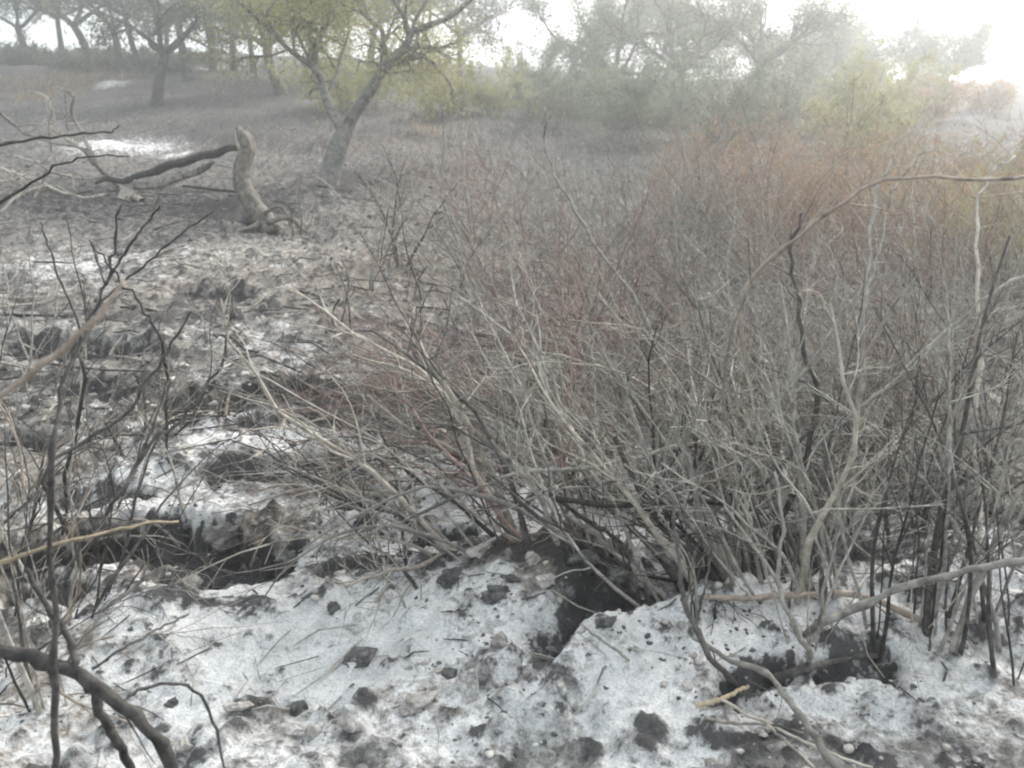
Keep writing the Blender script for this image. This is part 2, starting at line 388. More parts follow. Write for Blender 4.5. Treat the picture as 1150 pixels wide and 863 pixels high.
def rubble(name, label, n, area, mat, smin, smax, seed):
    r = np.random.default_rng(seed)
    pts = np.array([area(r) for _ in range(n)])
    s = r.uniform(0, 1, n) ** 3 * (smax - smin) + smin
    s = s * np.clip(pts[:, 1] / 3, .8, 2.2)
    V0 = [lumpy(IV1, .8, seed + q) for q in range(5)]
    Vs = []; Fs = []
    z = gz(pts[:, 0], pts[:, 1])
    for q in range(n):
        v = V0[q % 5] * s[q] * r.uniform(.6, 1.3, 3) * np.array([1, 1, .65]); a = r.uniform(0, 6.3)
        c_, s_ = math.cos(a), math.sin(a)
        v = np.stack([v[:, 0] * c_ - v[:, 1] * s_, v[:, 0] * s_ + v[:, 1] * c_, v[:, 2]], -1) + [pts[q, 0], pts[q, 1], z[q] + s[q] * .15]
        Vs.append(v); Fs.append(IF1 + q * len(IV1))
    o = link_obj(name, mesh_from(name, np.concatenate(Vs), np.concatenate(Fs), mat, False))
    return tag(o, label, None, kind='stuff')
def fore(r):
    while True:
        y_ = 1.6 + 3.2 * r.uniform() ** 1.3; x_ = r.uniform(-.75, .75) * (y_ + .3)
        if fbm(np.array([x_ * 2.2]), np.array([y_ * 2.2]), 3, 33)[0] > -.02 + r.uniform(-.25, .2): return x_, y_
def midr(r):
    y_ = 4 + 14 * r.uniform() ** 1.5; return r.uniform(-.65, .65) * (y_ + .3), y_
rubble('ash_rubble', 'small grey ash coated clods scattered over the white ash', 1500, fore, M['stone'], .004, .020, 3)
rubble('charcoal_crumbs', 'black crumbs of charcoal strewn over the ash', 3500, fore, M['coal'], .0025, .012, 13)
rubble('distant_clods', 'dark clods strewn over the burnt slope beyond the thicket', 1300, midr, M['coal'], .006, .022, 23)
stones = [
    (562, 724, 17, 'stone', 'round grey stone with pale rim sitting on the white ash below the mound', (1, 1, .9)),
    (332, 798, 13, 'coal', 'round dark lump alone on white ash at lower left', (1, .9, .9)),
    (352, 826, 16, 'stone', 'brownish angular stone just below the round dark lump', (1.1, .8, .7)),
    (375, 683, 11, 'coal', 'small dark round lump on white ash left of the thin stemmed shrub', (1, 1, .7)),
    (208, 842, 15, 'stone', 'tan wedge shaped stone beside the thick charred limb', (.8, .8, 1.)),
    (405, 738, 18, 'coal', 'crumbling dark clod on ash below the thin stemmed shrub', (1.3, 1, .6)),
    (620, 732, 10, 'coal', 'small black clod right of the round grey stone', (1, 1, .8)),
    (628, 752, 11, 'coal', 'small black clod at the foot of the ash berm', (1.2, 1, .7)),
    (640, 668, 10, 'coal', 'black clod on the right flank of the mound', (.9, .9, 1.1)),
    (508, 758, 12, 'coal', 'lone dark clod on white ash beneath the mound', (1, 1, .8)),
    (470, 790, 19, 'stone', 'flat greyish pink stone half buried in ash at bottom centre', (1.4, .8, .5)),
    (390, 815, 15, 'stone', 'tilted tan stone among dark rubble at bottom centre', (1.1, .8, .7)),
    (268, 795, 12, 'stone', 'low brown stone among clods left of the round dark lump', (1.4, .8, .6)),
    (350, 590, 14, 'coal', 'charred clod above the ash slope beside the dark bank', (1.2, 1, .8)),
    (410, 585, 16, 'coal', 'charred clod at the right end of the dark bank', (1.4, 1, .7)),
    (255, 602, 20, 'stone', 'rusty brown clod lodged on the burnt bank', (1.5, .9, .7)),
    (215, 655, 15, 'stone', 'pale brown stone at the foot of the burnt bank', (1.2, .9, .7)),
    (285, 252, 24, 'coal', 'dark ash capped lump at the foot of the standing snag', (1.3, .8, .55)),
    (600, 628, 11, 'stone', 'pale pinkish clod on top of the mound', (1.2, 1, .7)),
    (575, 650, 9, 'coal', 'black clod tucked under the crown of the mound', (1.5, 1, .6)),
    (505, 650, 13, 'coal', 'long black clod left of the mound crown', (1.9, 1, .6)),
    (195, 790, 10, 'coal', 'dark clod between the two charred limbs', (1, 1, .7)),
    (560, 668, 14, 'coal', 'dark crumbly clod low on the front of the mound', (1.5, 1, .8)),
    (612, 655, 15, 'stone', 'grey brown clod on the front face of the mound', (1.2, 1, .9)),
    (655, 632, 18, 'coal', 'big black clod at the right crest of the mound', (1.4, 1, .9)),
    (690, 655, 18, 'coal', 'black clod hanging over the dark side of the mound', (1.1, 1, 1.1)),
    (535, 622, 14, 'stone', 'ashy clod at the left crest of the mound', (1.3, 1, .8)),
    (680, 700, 14, 'coal', 'charred clod lying in the dark trench right of the mound', (1.4, 1, .6)),
    (320, 625, 13, 'coal', 'black clod in front of the right end of the dark bank', (1.3, 1, .7)),
    (1125, 570, 16, 'stone', 'light grey rock at the right edge behind the thin stems', (1.2, 1, .8)),
]
for q, (px, py, r_, mt, lab, sc_) in enumerate(stones):
    p = gp(px, py); d = float(np.dot(p - EYE, fwd)); s = r_ * .78 * d / F
    v = lumpy(IV3, .8, 100 + q); v = v + .07 * np.stack([vnoise(v[:, 0] * 6 + q, v[:, 1] * 6 + v[:, 2] * 5, 3)] * 3, -1)
    v = v * s * np.array(sc_)
    o = link_obj('stone' if mt == 'stone' else 'charred_clod', mesh_from('stone', v, IF3, M[mt], False), loc=(p[0], p[1], p[2] + s * sc_[2] * .15))
    o.rotation_euler = (0, 0, q * 1.3); tag(o, lab, 'stone' if mt == 'stone' else 'clod', 'stones and clods lying on the ash')

# ------------------------------------------------------------------ shrubs
def shrub(base, m, hgt, lean=(0, 0), spread=.35, r0=.007, foot=.12, twigs=4, sub=3, mats=('grey',), label='', name='burnt_shrub', group=None, seed=1, n=10, wig=.14,
          grav=-.25, twl=.38, thi=.97, cat='shrub', merged=False, tlo=.3, tspread=.55, leafm=None, hvar=.35, tr=.36, low=0.):
    r = np.random.default_rng(seed); base = np.asarray(base, float)
    a = r.uniform(0, 2 * math.pi, m); rr = foot * np.sqrt(r.uniform(0, 1, m))
    bx = base[0] + np.cos(a) * rr * 1.3; by = base[1] + np.sin(a) * rr
    bz = gz(bx, by) - .02
    p0 = np.stack([bx, by, bz], -1)
    d0 = np.stack([np.cos(a) * rr / foot * spread + lean[0] + r.normal(0, spread * .45, m), np.sin(a) * rr / foot * spread + lean[1] + r.normal(0, spread * .45, m), np.ones(m)], -1)
    if low: 
        k = r.uniform(0, 1, m) < low; d0[k, 2] = .35; d0[k, 0] *= 1.6
    L = hgt * (1 - hvar * r.uniform(0, 1, m) ** 1.0) * 1.08
    brk = r.uniform(0, 1, m) < .22; L = np.where(brk, L * r.uniform(.3, .75, m), L)
    S = walk(p0, d0, L, n, wig, grav, r)
    t = np.linspace(0, 1, n); Rs = r0 * (.45 + 1.0 * r.uniform(0, 1, m) ** 1.6)[:, None] * np.where(brk[:, None], (1 - .3 * t)[None], (1 - .78 * t)[None]) * np.where(brk, 1, L / hgt)[:, None] * (1 + .13 * r.normal(size=(m, n)))
    it, ps, ds, tt = sprout(S, twigs, tlo, thi, tspread, r)
    Lt = hgt * twl * r.uniform(.35, 1, len(it)) * (1.15 - tt * .7)
    Tw = walk(ps, ds, Lt, 7, wig * 1.1, .05, r)
    Rt = (Rs[it, 0] * (1 - .75 * tt) * r.uniform(.4, .75, len(it)))[:, None] * (1 - .75 * np.linspace(0, 1, 7))[None]
    Rt = np.maximum(Rt, .0011)
    if sub:
        iu, pu, du, tu = sprout(Tw, sub, .2, .95, .6, r)
        Lu = Lt[iu] * r.uniform(.25, .6, len(iu)); U = walk(pu, du, Lu, 4, wig * 1.2, .05, r)
        Ru = np.maximum(Rt[iu, 0] * .5, .0009)[:, None] * np.array([1, .8, .6, .35])[None]
    root = None
    if merged:
        T = Tubes(base); T.add(S, Rs, 4); T.add(Tw, Rt, 3)
        if sub: T.add(U, Ru, 3)
        if leafm:
            root = thing(name, label, cat, base, group); T.build('stems', M[mats[0]], root)
            lp = np.concatenate([Tw[:, 2:].reshape(-1, 3), U.reshape(-1, 3)]) - base; leaves(lp, leafm[1], leafm[2], M[leafm[0]], 'foliage', root, seed, leafm[3])
            return root
        o = T.build(name, M[mats[0]], loc=base); tag(o, label, cat, group); return o
    root = thing(name, label, cat, base, group)
    for q in range(m):
        T = Tubes(base); T.add(S[q], Rs[q], 6); k = it == q; T.add(Tw[k], Rt[k], 4)
        if sub: T.add(U[k[iu]], Ru[k[iu]], 3)
        T.build('stem', M[mats[int(r.integers(len(mats)))]], root)
    return root
def leaves(pts, n, size, mat, name, parent, seed, jit=.06, org=None):
    r = np.random.default_rng(seed + 900)
    k = r.integers(0, len(pts), n); c = pts[k] + r.normal(0, jit, (n, 3))
    a = unit(r.normal(size=(n, 3))); b = unit(np.cross(a, r.normal(size=(n, 3)))); s = size * r.uniform(.5, 1.3, n)[:, None]
    V = np.stack([c - a * s, c - b * s * .38, c + a * s, c + b * s * .38], 1).reshape(-1, 3)
    Fq = np.arange(4 * n).reshape(-1, 4)
    return link_obj(name, mesh_from(name, V, Fq, mat, False), parent)

G1 = 'burnt shrubs of the near thicket'
near = [
    # px, py, m, h, lean, spread, r0, foot, twigs, sub, mats, label, extra
    (545, 612, 16, 1.35, (-.55, .25), .40, .0085, .10, 6, 3, ('grey', 'grey', 'pale', 'dark'), 'grey stemmed shrub leaning left from the left shoulder of the root mound', dict(grav=-.5)),
    (640, 600, 18, 1.30, (-.25, .35), .45, .0080, .12, 6, 3, ('grey', 'grey', 'red', 'dark'), 'shrub of many bare stems rising from the top of the root mound', dict(grav=-.2)),
    (700, 560, 16, 1.30, (-.35, .2), .45, .0075, .14, 6, 3, ('grey', 'pale', 'grey'), 'tangled grey shrub directly behind the root mound', dict(grav=-.3)),
    (455, 668, 5, .62, (-.35, .15), .35, .0065, .05, 5, 3, ('dark', 'grey'), 'small thin stemmed shrub alone on the white ash left of the mound', {}),
    (460, 592, 8, .80, (-.60, .1), .40, .0095, .06, 5, 3, ('grey', 'dark', 'pale'), 'short forked shrub standing in the small hollow left of the mound', dict(grav=-.5)),
    (845, 650, 34, 1.25, (-.15, .3), .42, .0090, .17, 6, 3, ('grey', 'grey', 'dark', 'pale'), 'densest shrub with crowded stems and a blackened base right of the mound', dict(grav=-.15)),
    (800, 645, 14, 1.10, (-.45, .15), .35, .0080, .08, 5, 3, ('grey', 'dark'), 'shrub leaning left against the densest shrub', dict(grav=-.3)),
    (900, 600, 16, 1.30, (.1, .3), .45, .0080, .15, 6, 3, ('grey', 'grey', 'pale'), 'upright grey shrub behind the densest shrub on its right', {}),
    (980, 625, 14, 1.15, (.15, .15), .40, .0070, .14, 6, 3, ('grey', 'dark'), 'grey shrub standing left of the thin dark poles', {}),
    (1035, 690, 7, 1.15, (.05, .05), .13, .0085, .06, 5, 3, ('dark', 'grey'), 'narrow shrub of dark upright stems behind the leaning stick', dict(wig=.06)),
    (1072, 720, 8, 1.2, (.05, .1), .12, .0090, .06, 5, 3, ('grey', 'dark'), 'narrow shrub of straight upright stems in front of the leaning stick', dict(wig=.05)),
    (1135, 712, 6, 1.05, (.05, .1), .15, .0065, .06, 5, 3, ('dark', 'grey'), 'thin upright shrub at the right edge on the ash', dict(wig=.06)),
    (1150, 770, 4, .8, (.1, .1), .14, .0065, .05, 4, 3, ('dark',), 'sparse dark stems at the far right edge nearest the camera', dict(wig=.06)),
    (990, 722, 4, .95, (-.05, .1), .12, .0075, .03, 4, 3, ('dark', 'grey'), 'four slim dark stems on the ash berm under the leaning stick', dict(wig=.06)),
    (905, 742, 4, .75, (0, .1), .30, .0065, .03, 5, 3, ('grey',), 'small forked shrub in front of the ash berm', {}),
    (770, 690, 4, .75, (-.1, .1), .16, .0060, .03, 4, 3, ('dark', 'grey'), 'few thin stems growing from the dark trench behind the berm', {}),
    (480, 545, 12, 1.0, (-.65, .1), .40, .0065, .12, 6, 3, ('grey', 'red', 'grey'), 'shrub bent far left over the ash shelf', dict(grav=-.7)),
    (565, 535, 14, 1.15, (-.6, .1), .45, .0065, .14, 6, 3, ('grey', 'red'), 'red tinged shrub bent left behind the ash shelf', dict(grav=-.6)),
    (760, 520, 18, 1.35, (-.3, .2), .50, .0075, .18, 6, 3, ('grey', 'grey', 'pale'), 'bushy grey shrub behind the white ash at the centre of the thicket', {}),
    (1080, 590, 16, 1.2, (.1, .1), .45, .0065, .2, 6, 3, ('grey', 'grey', 'dark'), 'spreading grey shrub near the right edge beyond the thin poles', dict(low=.4)),
    (1000, 520, 18, 1.2, (.1, .1), .55, .0065, .22, 6, 3, ('pale', 'grey', 'grey'), 'low spreading shrub with pale arching stems on the right', dict(low=.6, grav=-.6)),
    (1120, 500, 16, 1.1, (-.2, .1), .60, .0060, .22, 6, 3, ('pale', 'grey', 'straw'), 'sprawling pale stemmed shrub at the right edge of the thicket', dict(low=.7, grav=-.7)),
    (890, 500, 20, 1.35, (-.1, .2), .50, .0075, .2, 6, 3, ('grey', 'grey', 'pale'), 'tall grey shrub behind the upright one on the right', {}),
]
near = [(px, py, m, h * (.95 if m > 9 else 1), (lean[0] - (.25 if m > 9 else 0), lean[1]), sp_ * (1.15 if m > 9 else 1), r0 * (1.12 if m > 9 else 1), foot * 1.25, tw + (2 if m > 9 else 1), su, mt, lab, dict(dict(wig=.17, grav=-.45, twl=.45), **ex) if m > 9 else ex)
        for px, py, m, h, lean, sp_, r0, foot, tw, su, mt, lab, ex in near]
for q, (px, py, m, h, lean, sp_, r0, foot, tw, su, mt, lab, ex) in enumerate(near):
    shrub(gp(px, py), m, h, lean, sp_, r0, foot, tw, su, mt, lab, group=G1, seed=200 + q, **ex)

for q, (px, py, m, h, lx, lab) in enumerate([(1060, 575, 55, 1.05, .2, 'arching pale stems sweeping low across the right of the thicket'), (960, 560, 50, .95, -.3, 'low grey stems arching both ways left of the pale pole'), (1160, 560, 50, 1.1, -1.2, 'flattened pale stems bent left from the right edge'),
                                       (720, 505, 30, .8, -.9, 'bent grey stems sprawling left low in the thicket centre'), (850, 560, 44, .9, .6, 'tangled low stems between the densest shrub and the pale pole')]):
    shrub(gp(px, py), m, h, (lx, 0), 1.3, .0048, .35, 5, 3, ('pale', 'pale', 'grey'), lab, name='arching_shrub', group=G1, seed=300 + q, grav=-1.1, wig=.16, hvar=.5)
# middle rows of the thicket
r = np.random.default_rng(55)
mids = []
for row_y, x0, x1, st, h in ((3.9, .0, 2.7, .55, 1.05), (4.6, .1, 3.2, .6, 1.2), (5.5, .3, 3.9, .7, 1.3), (6.5, .0, 4.4, .75, 1.42), (7.8, -.2, 5.0, .85, 1.55), (9.3, -.4, 5.8, .95, 1.65), (11.2, 0., 5.0, 1.1, 1.75)):
    xx = x0
    while xx < x1: mids.append((xx + r.uniform(-.2, .2), row_y + r.uniform(-.35, .35), h * r.uniform(.75, 1.3))); xx += st
for q, (xx, yy, h) in enumerate(mids):
    far_ = yy > 6.0; right = xx > yy * .28
    mt = ('red' if r.uniform() < (.45 if xx < yy * .2 else .2) else 'grey') if not (right and yy > 5.8) else ('tan' if r.uniform() < .55 else 'red')
    lab = {'red': 'reddish bare shrub in the middle of the thicket', 'grey': 'grey bare shrub in the middle of the thicket', 'tan': 'tan dry shrub in the brown right part of the thicket'}[mt]
    if far_: lab = lab.replace('middle', 'back rows')
    shrub((xx, yy, gz(xx, yy)[0]), 26 if not far_ else 24, h, (-.4, 0), .55, .006, .26, 6, 4, (mt,), lab, group={'red': 'reddish shrubs of the thicket', 'grey': 'grey shrubs of the thicket', 'tan': 'tan dry shrubs of the thicket'}[mt] + (' back rows' if far_ else ''),
          seed=400 + q, merged=True, wig=.16, tspread=.7, leafm=('leafb', 900, .014, .03) if mt == 'tan' else None)

# red arching heap of twigs at the left of the thicket
shrub(gp(520, 455), 40, 1.0, (-1.3, -.1), .45, .0048, .30, 6, 3, ('red', 'dark', 'red'), 'heap of dark red twigs bent flat to the left at the thicket edge', group=G1, seed=801, grav=-.8)
shrub(gp(600, 480), 26, 1.05, (-.9, 0), .45, .0052, .3, 6, 3, ('red', 'grey'), 'reddish shrub bending left behind the heap of dark red twigs', group=G1, seed=802, grav=-.6)
shrub(gp(395, 455), 12, .5, (-.5, .1), .6, .0045, .2, 6, 3, ('grey', 'pale'), 'low spiky shrub on the burnt ledge at the left end of the thicket', group=G1, seed=803, grav=-.3)

# sparse saplings behind, left part of the thicket (photo x 400-500, y 170-330)
for q, (px, py, h, lab) in enumerate([(425, 330, 1.0, 'slim dark sapling with three upright stems left of the thicket'), (470, 335, 1.15, 'slim sapling with upright dark stems at the left fringe of the thicket'),
                                      (520, 330, 1.1, 'open sapling behind the red twig heap'), (445, 300, .9, 'faint thin sapling farthest back at the left fringe'), (338, 262, .75, 'tiny twiggy sapling right of the standing snag'),
                                      (385, 370, .55, 'knee high twiggy shrub on pale ash left of the thicket')]):
    shrub(gp(px, py), 5, h, (0, 0), .22, .009, .08, 5, 4, ('dark', 'grey'), lab, name='sapling', group='saplings at the left fringe of the thicket', seed=850 + q, cat='sapling')

# dry brown brush and tall dry grass on the right (photo 850-1150 x 150-380)
for q, (xx, yy, h, mt, lf) in enumerate([(a_, b_, c_ * .84, d_, e_) for a_, b_, c_, d_, e_ in [(2.6, 8.2, 1.4, 'tan', 'leafb'), (3.4, 7.6, 1.35, 'tan', 'leafb'), (4.2, 8.4, 1.4, 'straw', 'leafy'), (5.0, 8.8, 1.4, 'tan', 'leafb'), (3.4, 10., 1.6, 'tan', 'leafb'), (4.6, 10.6, 1.6, 'tan', 'leafb'), (2.4, 10.8, 1.5, 'red', 'leafb'),
                                         (6.0, 11, 1.5, 'straw', 'leafy'), (4.1, 7.2, 1.2, 'straw', 'leafy'), (3.2, 12.5, 1.7, 'tan', 'leafb'), (5.2, 13, 1.5, 'tan', 'leafy')]]):
    lab = 'brown brush with scorched leaves at the right back of the thicket' if lf == 'leafb' else 'yellow brown brush with dry leaves at the right back of the thicket'
    shrub((xx, yy, gz(xx, yy)[0]), 60, h, (0, 0), .22, .005, .38, 5, 3, (mt,), lab, name='dry_brush', group='brown brush at the right back' if lf == 'leafb' else 'yellow brown brush at the right back', seed=900 + q, merged=True, leafm=(lf, 4500, .017, .04), cat='brush', hvar=.5)

# left foreground thicket
GL = 'dark shrubs in the left foreground'
left = [
    (62, 800, 5, 1.05, (.0, .0), .10, .0075, .05, 4, 3, ('dark', 'grey'), 'tall upright dark stems at the lower left corner', dict(wig=.05)),
    (95, 690, 7, .95, (.25, .1), .40, .0060, .08, 5, 3, ('dark', 'grey'), 'dark shrub fanning right in front of the burnt bank', {}),
    (30, 680, 8, 1.05, (.2, .1), .40, .0060, .08, 5, 3, ('dark', 'grey', 'tan'), 'dark shrub at the left edge in front of the burnt bank', {}),
    (120, 590, 8, .95, (.35, .1), .40, .0055, .10, 5, 3, ('dark', 'dark', 'grey'), 'dark spiky shrub growing on top of the burnt bank', {}),
    (35, 560, 8, 1.1, (.1, .1), .4, .0055, .12, 5, 3, ('dark', 'grey', 'tan'), 'thin dark shrub behind the burnt bank at the left edge', {}),
    (10, 470, 8, 1.0, (.2, .1), .5, .0055, .15, 5, 3, ('dark', 'grey', 'pale'), 'bare shrub at the left edge in the middle distance', {}),
    (215, 610, 5, .55, (-.4, .1), .4, .0060, .05, 4, 3, ('grey', 'pale'), 'short pale stems bent over the burnt bank', dict(grav=-.8)),
]
for q, (px, py, m, h, lean, sp_, r0, foot, tw, su, mt, lab, ex) in enumerate(left):
    shrub(gp(px, py), m, h, lean, sp_, r0, foot, tw, su, mt, lab, name='dark_shrub', group=GL, seed=1000 + q, **ex)

for q, (px, py, m, h, lx, mt, lab) in enumerate([(150, 500, 7, .8, .5, ('dark', 'grey'), 'thin dark shrub leaning right over the pale ash left of centre'), (60, 410, 7, .9, .3, ('dark', 'dark', 'grey'), 'dark spiky shrub on the grey slope at the left edge'), (-10, 610, 9, 1.0, .9, ('grey', 'tan', 'dark'), 'low stems sweeping in from the left edge over the bank'),
                                            (20, 740, 9, .8, .7, ('tan', 'grey', 'dark'), 'brownish tangle of stems at the lower left corner'), (240, 470, 5, .45, .2, ('grey', 'tan'), 'small grey shrub beside the ash shelf'), (20, 330, 6, .7, .4, ('grey', 'pale'), 'pale twiggy shrub at the left edge below the fallen tree')]):
    shrub(gp(px, py), m, h, (lx, .1), .45, .0058, .12, 6, 3, mt, lab, name='dark_shrub', group=GL, seed=1100 + q, grav=-.5)

# ------------------------------------------------------------------ single branches measured in the photo
def branch(name, label, cat, paths, mat, group=None, seed=0, twigs=0, n=22, twl=.12, own=False):
    """paths: list of (list of (px,py,d), r_start, r_end); one mesh"""
    r = np.random.default_rng(seed)
    org = P(*paths[0][0][0]); T = Tubes(org)
    for pts, ra, rb in paths:
        S = smooth_path([P(*p) for p in pts], n)
        L = np.linalg.norm(S[-1] - S[0]); S[1:-1] += r.normal(0, .0022, (n - 2, 3)) * min(3, L + .3) * (1 + 60 * ra)
        rad = np.linspace(ra, rb, n) * (1 + .11 * r.normal(size=n) + .35 * (r.uniform(size=n) < .08))
        S = np.vstack([S[:1], S, S[-1:]]); rad = np.concatenate([[0.0001], rad, [.0001]])
        S[0] -= (S[2] - S[1]) * .05; S[-1] += (S[-2] - S[-3]) * .05
        T.add(S, rad, 9 if ra > .008 else 7)
        if twigs:
            it, ps, ds, tt = sprout(S[None, 1:-1], twigs, .15, .98, .6, r)
            Tw = walk(ps, ds, twl * r.uniform(.3, 1, len(it)), 5, .15, .05, r)
            T.add(Tw, np.maximum(ra * .35 * (1 - .6 * tt), .001)[:, None] * np.array([1, .8, .65, .5, .3])[None], 4)
    o = T.build(name, M[mat], loc=org); tag(o, label, cat, group); return o
def on(px, py, up=.0):
    p = hit(px, py, up); return (px, py, float(np.dot(p - EYE, fwd)))

branch('fallen_branch', 'long thin branch arching over the thicket at upper right', 'branch',
       [([(838, 430, 3.0), (832, 380, 2.9), (834, 335, 2.85), (858, 297, 2.8), (905, 258, 2.7), (945, 230, 2.6), (990, 204, 2.5), (1060, 202, 2.45), (1110, 203, 2.4), (1160, 196, 2.4)], .0075, .0045),
        ([(905, 258, 2.7), (925, 232, 2.68), (946, 216, 2.66)], .005, .002), ([(948, 228, 2.6), (985, 234, 2.6), (1010, 240, 2.6)], .003, .0015)], 'tan', twigs=3)
branch('low_branch', 'long grey branch curving low over the root mound', 'branch',
       [([(392, 600, 3.0), (440, 590, 3.0), (469, 578, 3.0), (514, 557, 3.0), (555, 540, 2.95), (591, 530, 2.95), (650, 528, 2.95), (705, 519, 2.95), (750, 505, 2.95), (800, 492, 3.0)], .0045, .008)], 'grey', twigs=6)
branch('low_branch', 'dark branch running level across to the densest shrub', 'branch',
       [([(584, 536, 3.1), (618, 555, 3.0), (671, 567, 2.95), (730, 567, 2.95), (790, 565, 2.9), (850, 572, 2.95)], .009, .007), ([(618, 555, 3.0), (668, 590, 2.95), (700, 612, 2.9), (708, 640, 2.85)], .008, .006)], 'dark', twigs=2)
branch('leaning_stick', 'straight grey stick leaning up to the right edge over the berm', 'stick',
       [([on(905, 712, .0), (917, 703, 2.33), (955, 686, 2.33), (1010, 661, 2.33), (1060, 649, 2.33), (1110, 638, 2.33), (1165, 625, 2.33)], .010, .0095)], 'grey', twigs=1)
branch('fallen_stick', 'brown stick lying along the trench behind the berm', 'stick',
       [([on(790, 671, .03), on(830, 672, .03), on(872, 669, .03), on(915, 668, .03), on(955, 668, .03), on(1000, 682, .02), on(1040, 698, .01)], .008, .011)], 'tan', twigs=2)
GT = 'pale fallen twigs at lower right'
branch('fallen_twig', 'short pale brown twig lying at the tip of the twig cluster', 'twig', [([on(781, 793, .02), on(813, 784, .03), on(840, 771, .03)], .0065, .005)], 'straw', GT)
branch('fallen_twig', 'long pale twig sloping down right from the short twig', 'twig', [([on(811, 786, .05), on(835, 800, .05), on(866, 814, .05), on(900, 832, .04), on(935, 848, .03), on(980, 862, .03)], .0045, .003)], 'pale', GT)
branch('fallen_twig', 'pale twig lying nearly level across the twig cluster', 'twig', [([on(790, 806, .03), on(820, 812, .04), on(860, 814, .055), on(903, 823, .05)], .0042, .003)], 'pale', GT)
branch('fallen_twig', 'pale twig forking down to the bottom of the cluster', 'twig', [([on(862, 814, .06), on(885, 835, .05), on(915, 862, .04)], .004, .003)], 'pale', GT)
branch('dead_stem', 'thick grey dead stem curving down to the bottom edge at lower right', 'stem', [([on(778, 716, .10), on(815, 738, .12), on(862, 758, .12), on(890, 793, .11), on(915, 830, .10), on(945, 868, .08)], .0065, .0095)], 'grey', twigs=2)
branch('charred_log', 'short charred log lying in the burnt hollow at lower right', 'log', [([on(862, 765, .015), on(900, 752, .02), on(945, 742, .02), on(990, 735, .015)], .012, .008)], 'dark')
branch('forked_stem', 'dark bent stem rising from the ash at lower right', 'stem',
       [([on(828, 772), (805, 745, 2.28), (780, 705, 2.32), (765, 660, 2.36), (760, 610, 2.4), (755, 560, 2.45)], .009, .004), ([(780, 705, 2.32), (792, 660, 2.36), (800, 610, 2.4)], .005, .0025)], 'dark', twigs=5)
branch('forked_stem', 'grey forked stem standing before the berm with its limb bent left', 'stem',
       [([on(908, 748), (908, 728, 2.3), (893, 705, 2.32), (881, 678, 2.35), (872, 640, 2.4), (880, 590, 2.45), (870, 530, 2.5)], .0085, .004), ([(908, 728, 2.3), (921, 700, 2.3), (925, 660, 2.3), (940, 610, 2.35), (960, 540, 2.4)], .006, .003)], 'grey', twigs=6)
branch('leaning_twig', 'short pale twig stuck slanting in the dark trench', 'twig', [([on(653, 702, .05), on(680, 722, .04), on(707, 742, .015)], .0035, .0045)], 'grey')
branch('upright_pole', 'pale tall pole rising through the right of the thicket', 'pole',
       [([on(962, 620), (958, 560, 3.0), (962, 480, 3.0), (968, 400, 3.0), (972, 330, 3.0), (975, 280, 3.0), (985, 220, 3.05), (1000, 180, 3.1)], .009, .0045), ([(972, 330, 3.0), (990, 270, 3.05), (1003, 215, 3.1), (1040, 165, 3.2)], .005, .0025)], 'grey', twigs=8, twl=.3)
branch('upright_pole', 'slim pale stem bending near the right edge', 'pole', [([on(1098, 640), (1100, 560, 2.9), (1096, 470, 2.9), (1100, 380, 2.9), (1098, 300, 2.9), (1095, 240, 2.9), (1115, 195, 2.9), (1140, 175, 2.9)], .008, .0035)], 'pale', twigs=8, twl=.3)
branch('slanting_branch', 'long grey branch slanting up to the right edge of the thicket', 'branch',
       [([on(860, 560), (930, 490, 3.1), (1000, 430, 3.0), (1060, 375, 2.9), (1110, 335, 2.8), (1165, 300, 2.75)], .0045, .006), ([(1010, 425, 3.0), (1080, 365, 2.9), (1165, 338, 2.8)], .004, .003)], 'grey', twigs=6, twl=.25)
branch('curved_stem', 'dark stem bending in an S through the right of the thicket', 'stem',
       [([on(860, 620), (905, 520, 3.0), (918, 450, 2.95), (905, 400, 2.9), (895, 340, 2.9), (888, 290, 2.9), (900, 240, 2.9)], .010, .005), ([(918, 470, 2.95), (880, 520, 2.9), (855, 545, 2.9), (800, 560, 2.85)], .008, .005)], 'dark', twigs=7, twl=.25)
branch('tall_stem', 'long stem curving up left from the middle of the thicket', 'stem',
       [([on(800, 520), (750, 400, 3.9), (700, 320, 4.0), (650, 245, 4.1), (618, 190, 4.2), (612, 120, 4.3)], .011, .004)], 'grey', twigs=8, twl=.3)

# left foreground limbs
GF = 'charred limbs at the lower left corner'
branch('charred_limb', 'thick charred limb curving down across the lower left corner', 'limb',
       [([(-60, 722, 1.75), (0, 731, 1.72), (50, 742, 1.70), (90, 757, 1.68), (130, 785, 1.66), (165, 815, 1.66), (190, 850, 1.68), (205, 905, 1.72)], .0130, .0120),
        ([(88, 757, 1.68), (82, 735, 1.7), (70, 705, 1.72), (45, 670, 1.75), (30, 640, 1.8)], .008, .005)], 'dark', GF, twigs=3, seed=5, twl=.2)
branch('charred_limb', 'second charred limb forking down left of the thick one', 'limb', [([(80, 752, 1.76), (102, 775, 1.74), (118, 810, 1.74), (135, 840, 1.75), (160, 890, 1.80)], .011, .009)], 'dark', GF, seed=6)
branch('upright_branch', 'upright dark stem crossing the charred limbs at lower left', 'stem', [([(60, 930, 1.5), (62, 860, 1.5), (62, 790, 1.5), (64, 720, 1.5), (60, 640, 1.5), (56, 560, 1.5), (64, 490, 1.5), (72, 430, 1.55), (95, 365, 1.6)], .0075, .003)], 'dark', GF, twigs=5, seed=7, twl=.3)
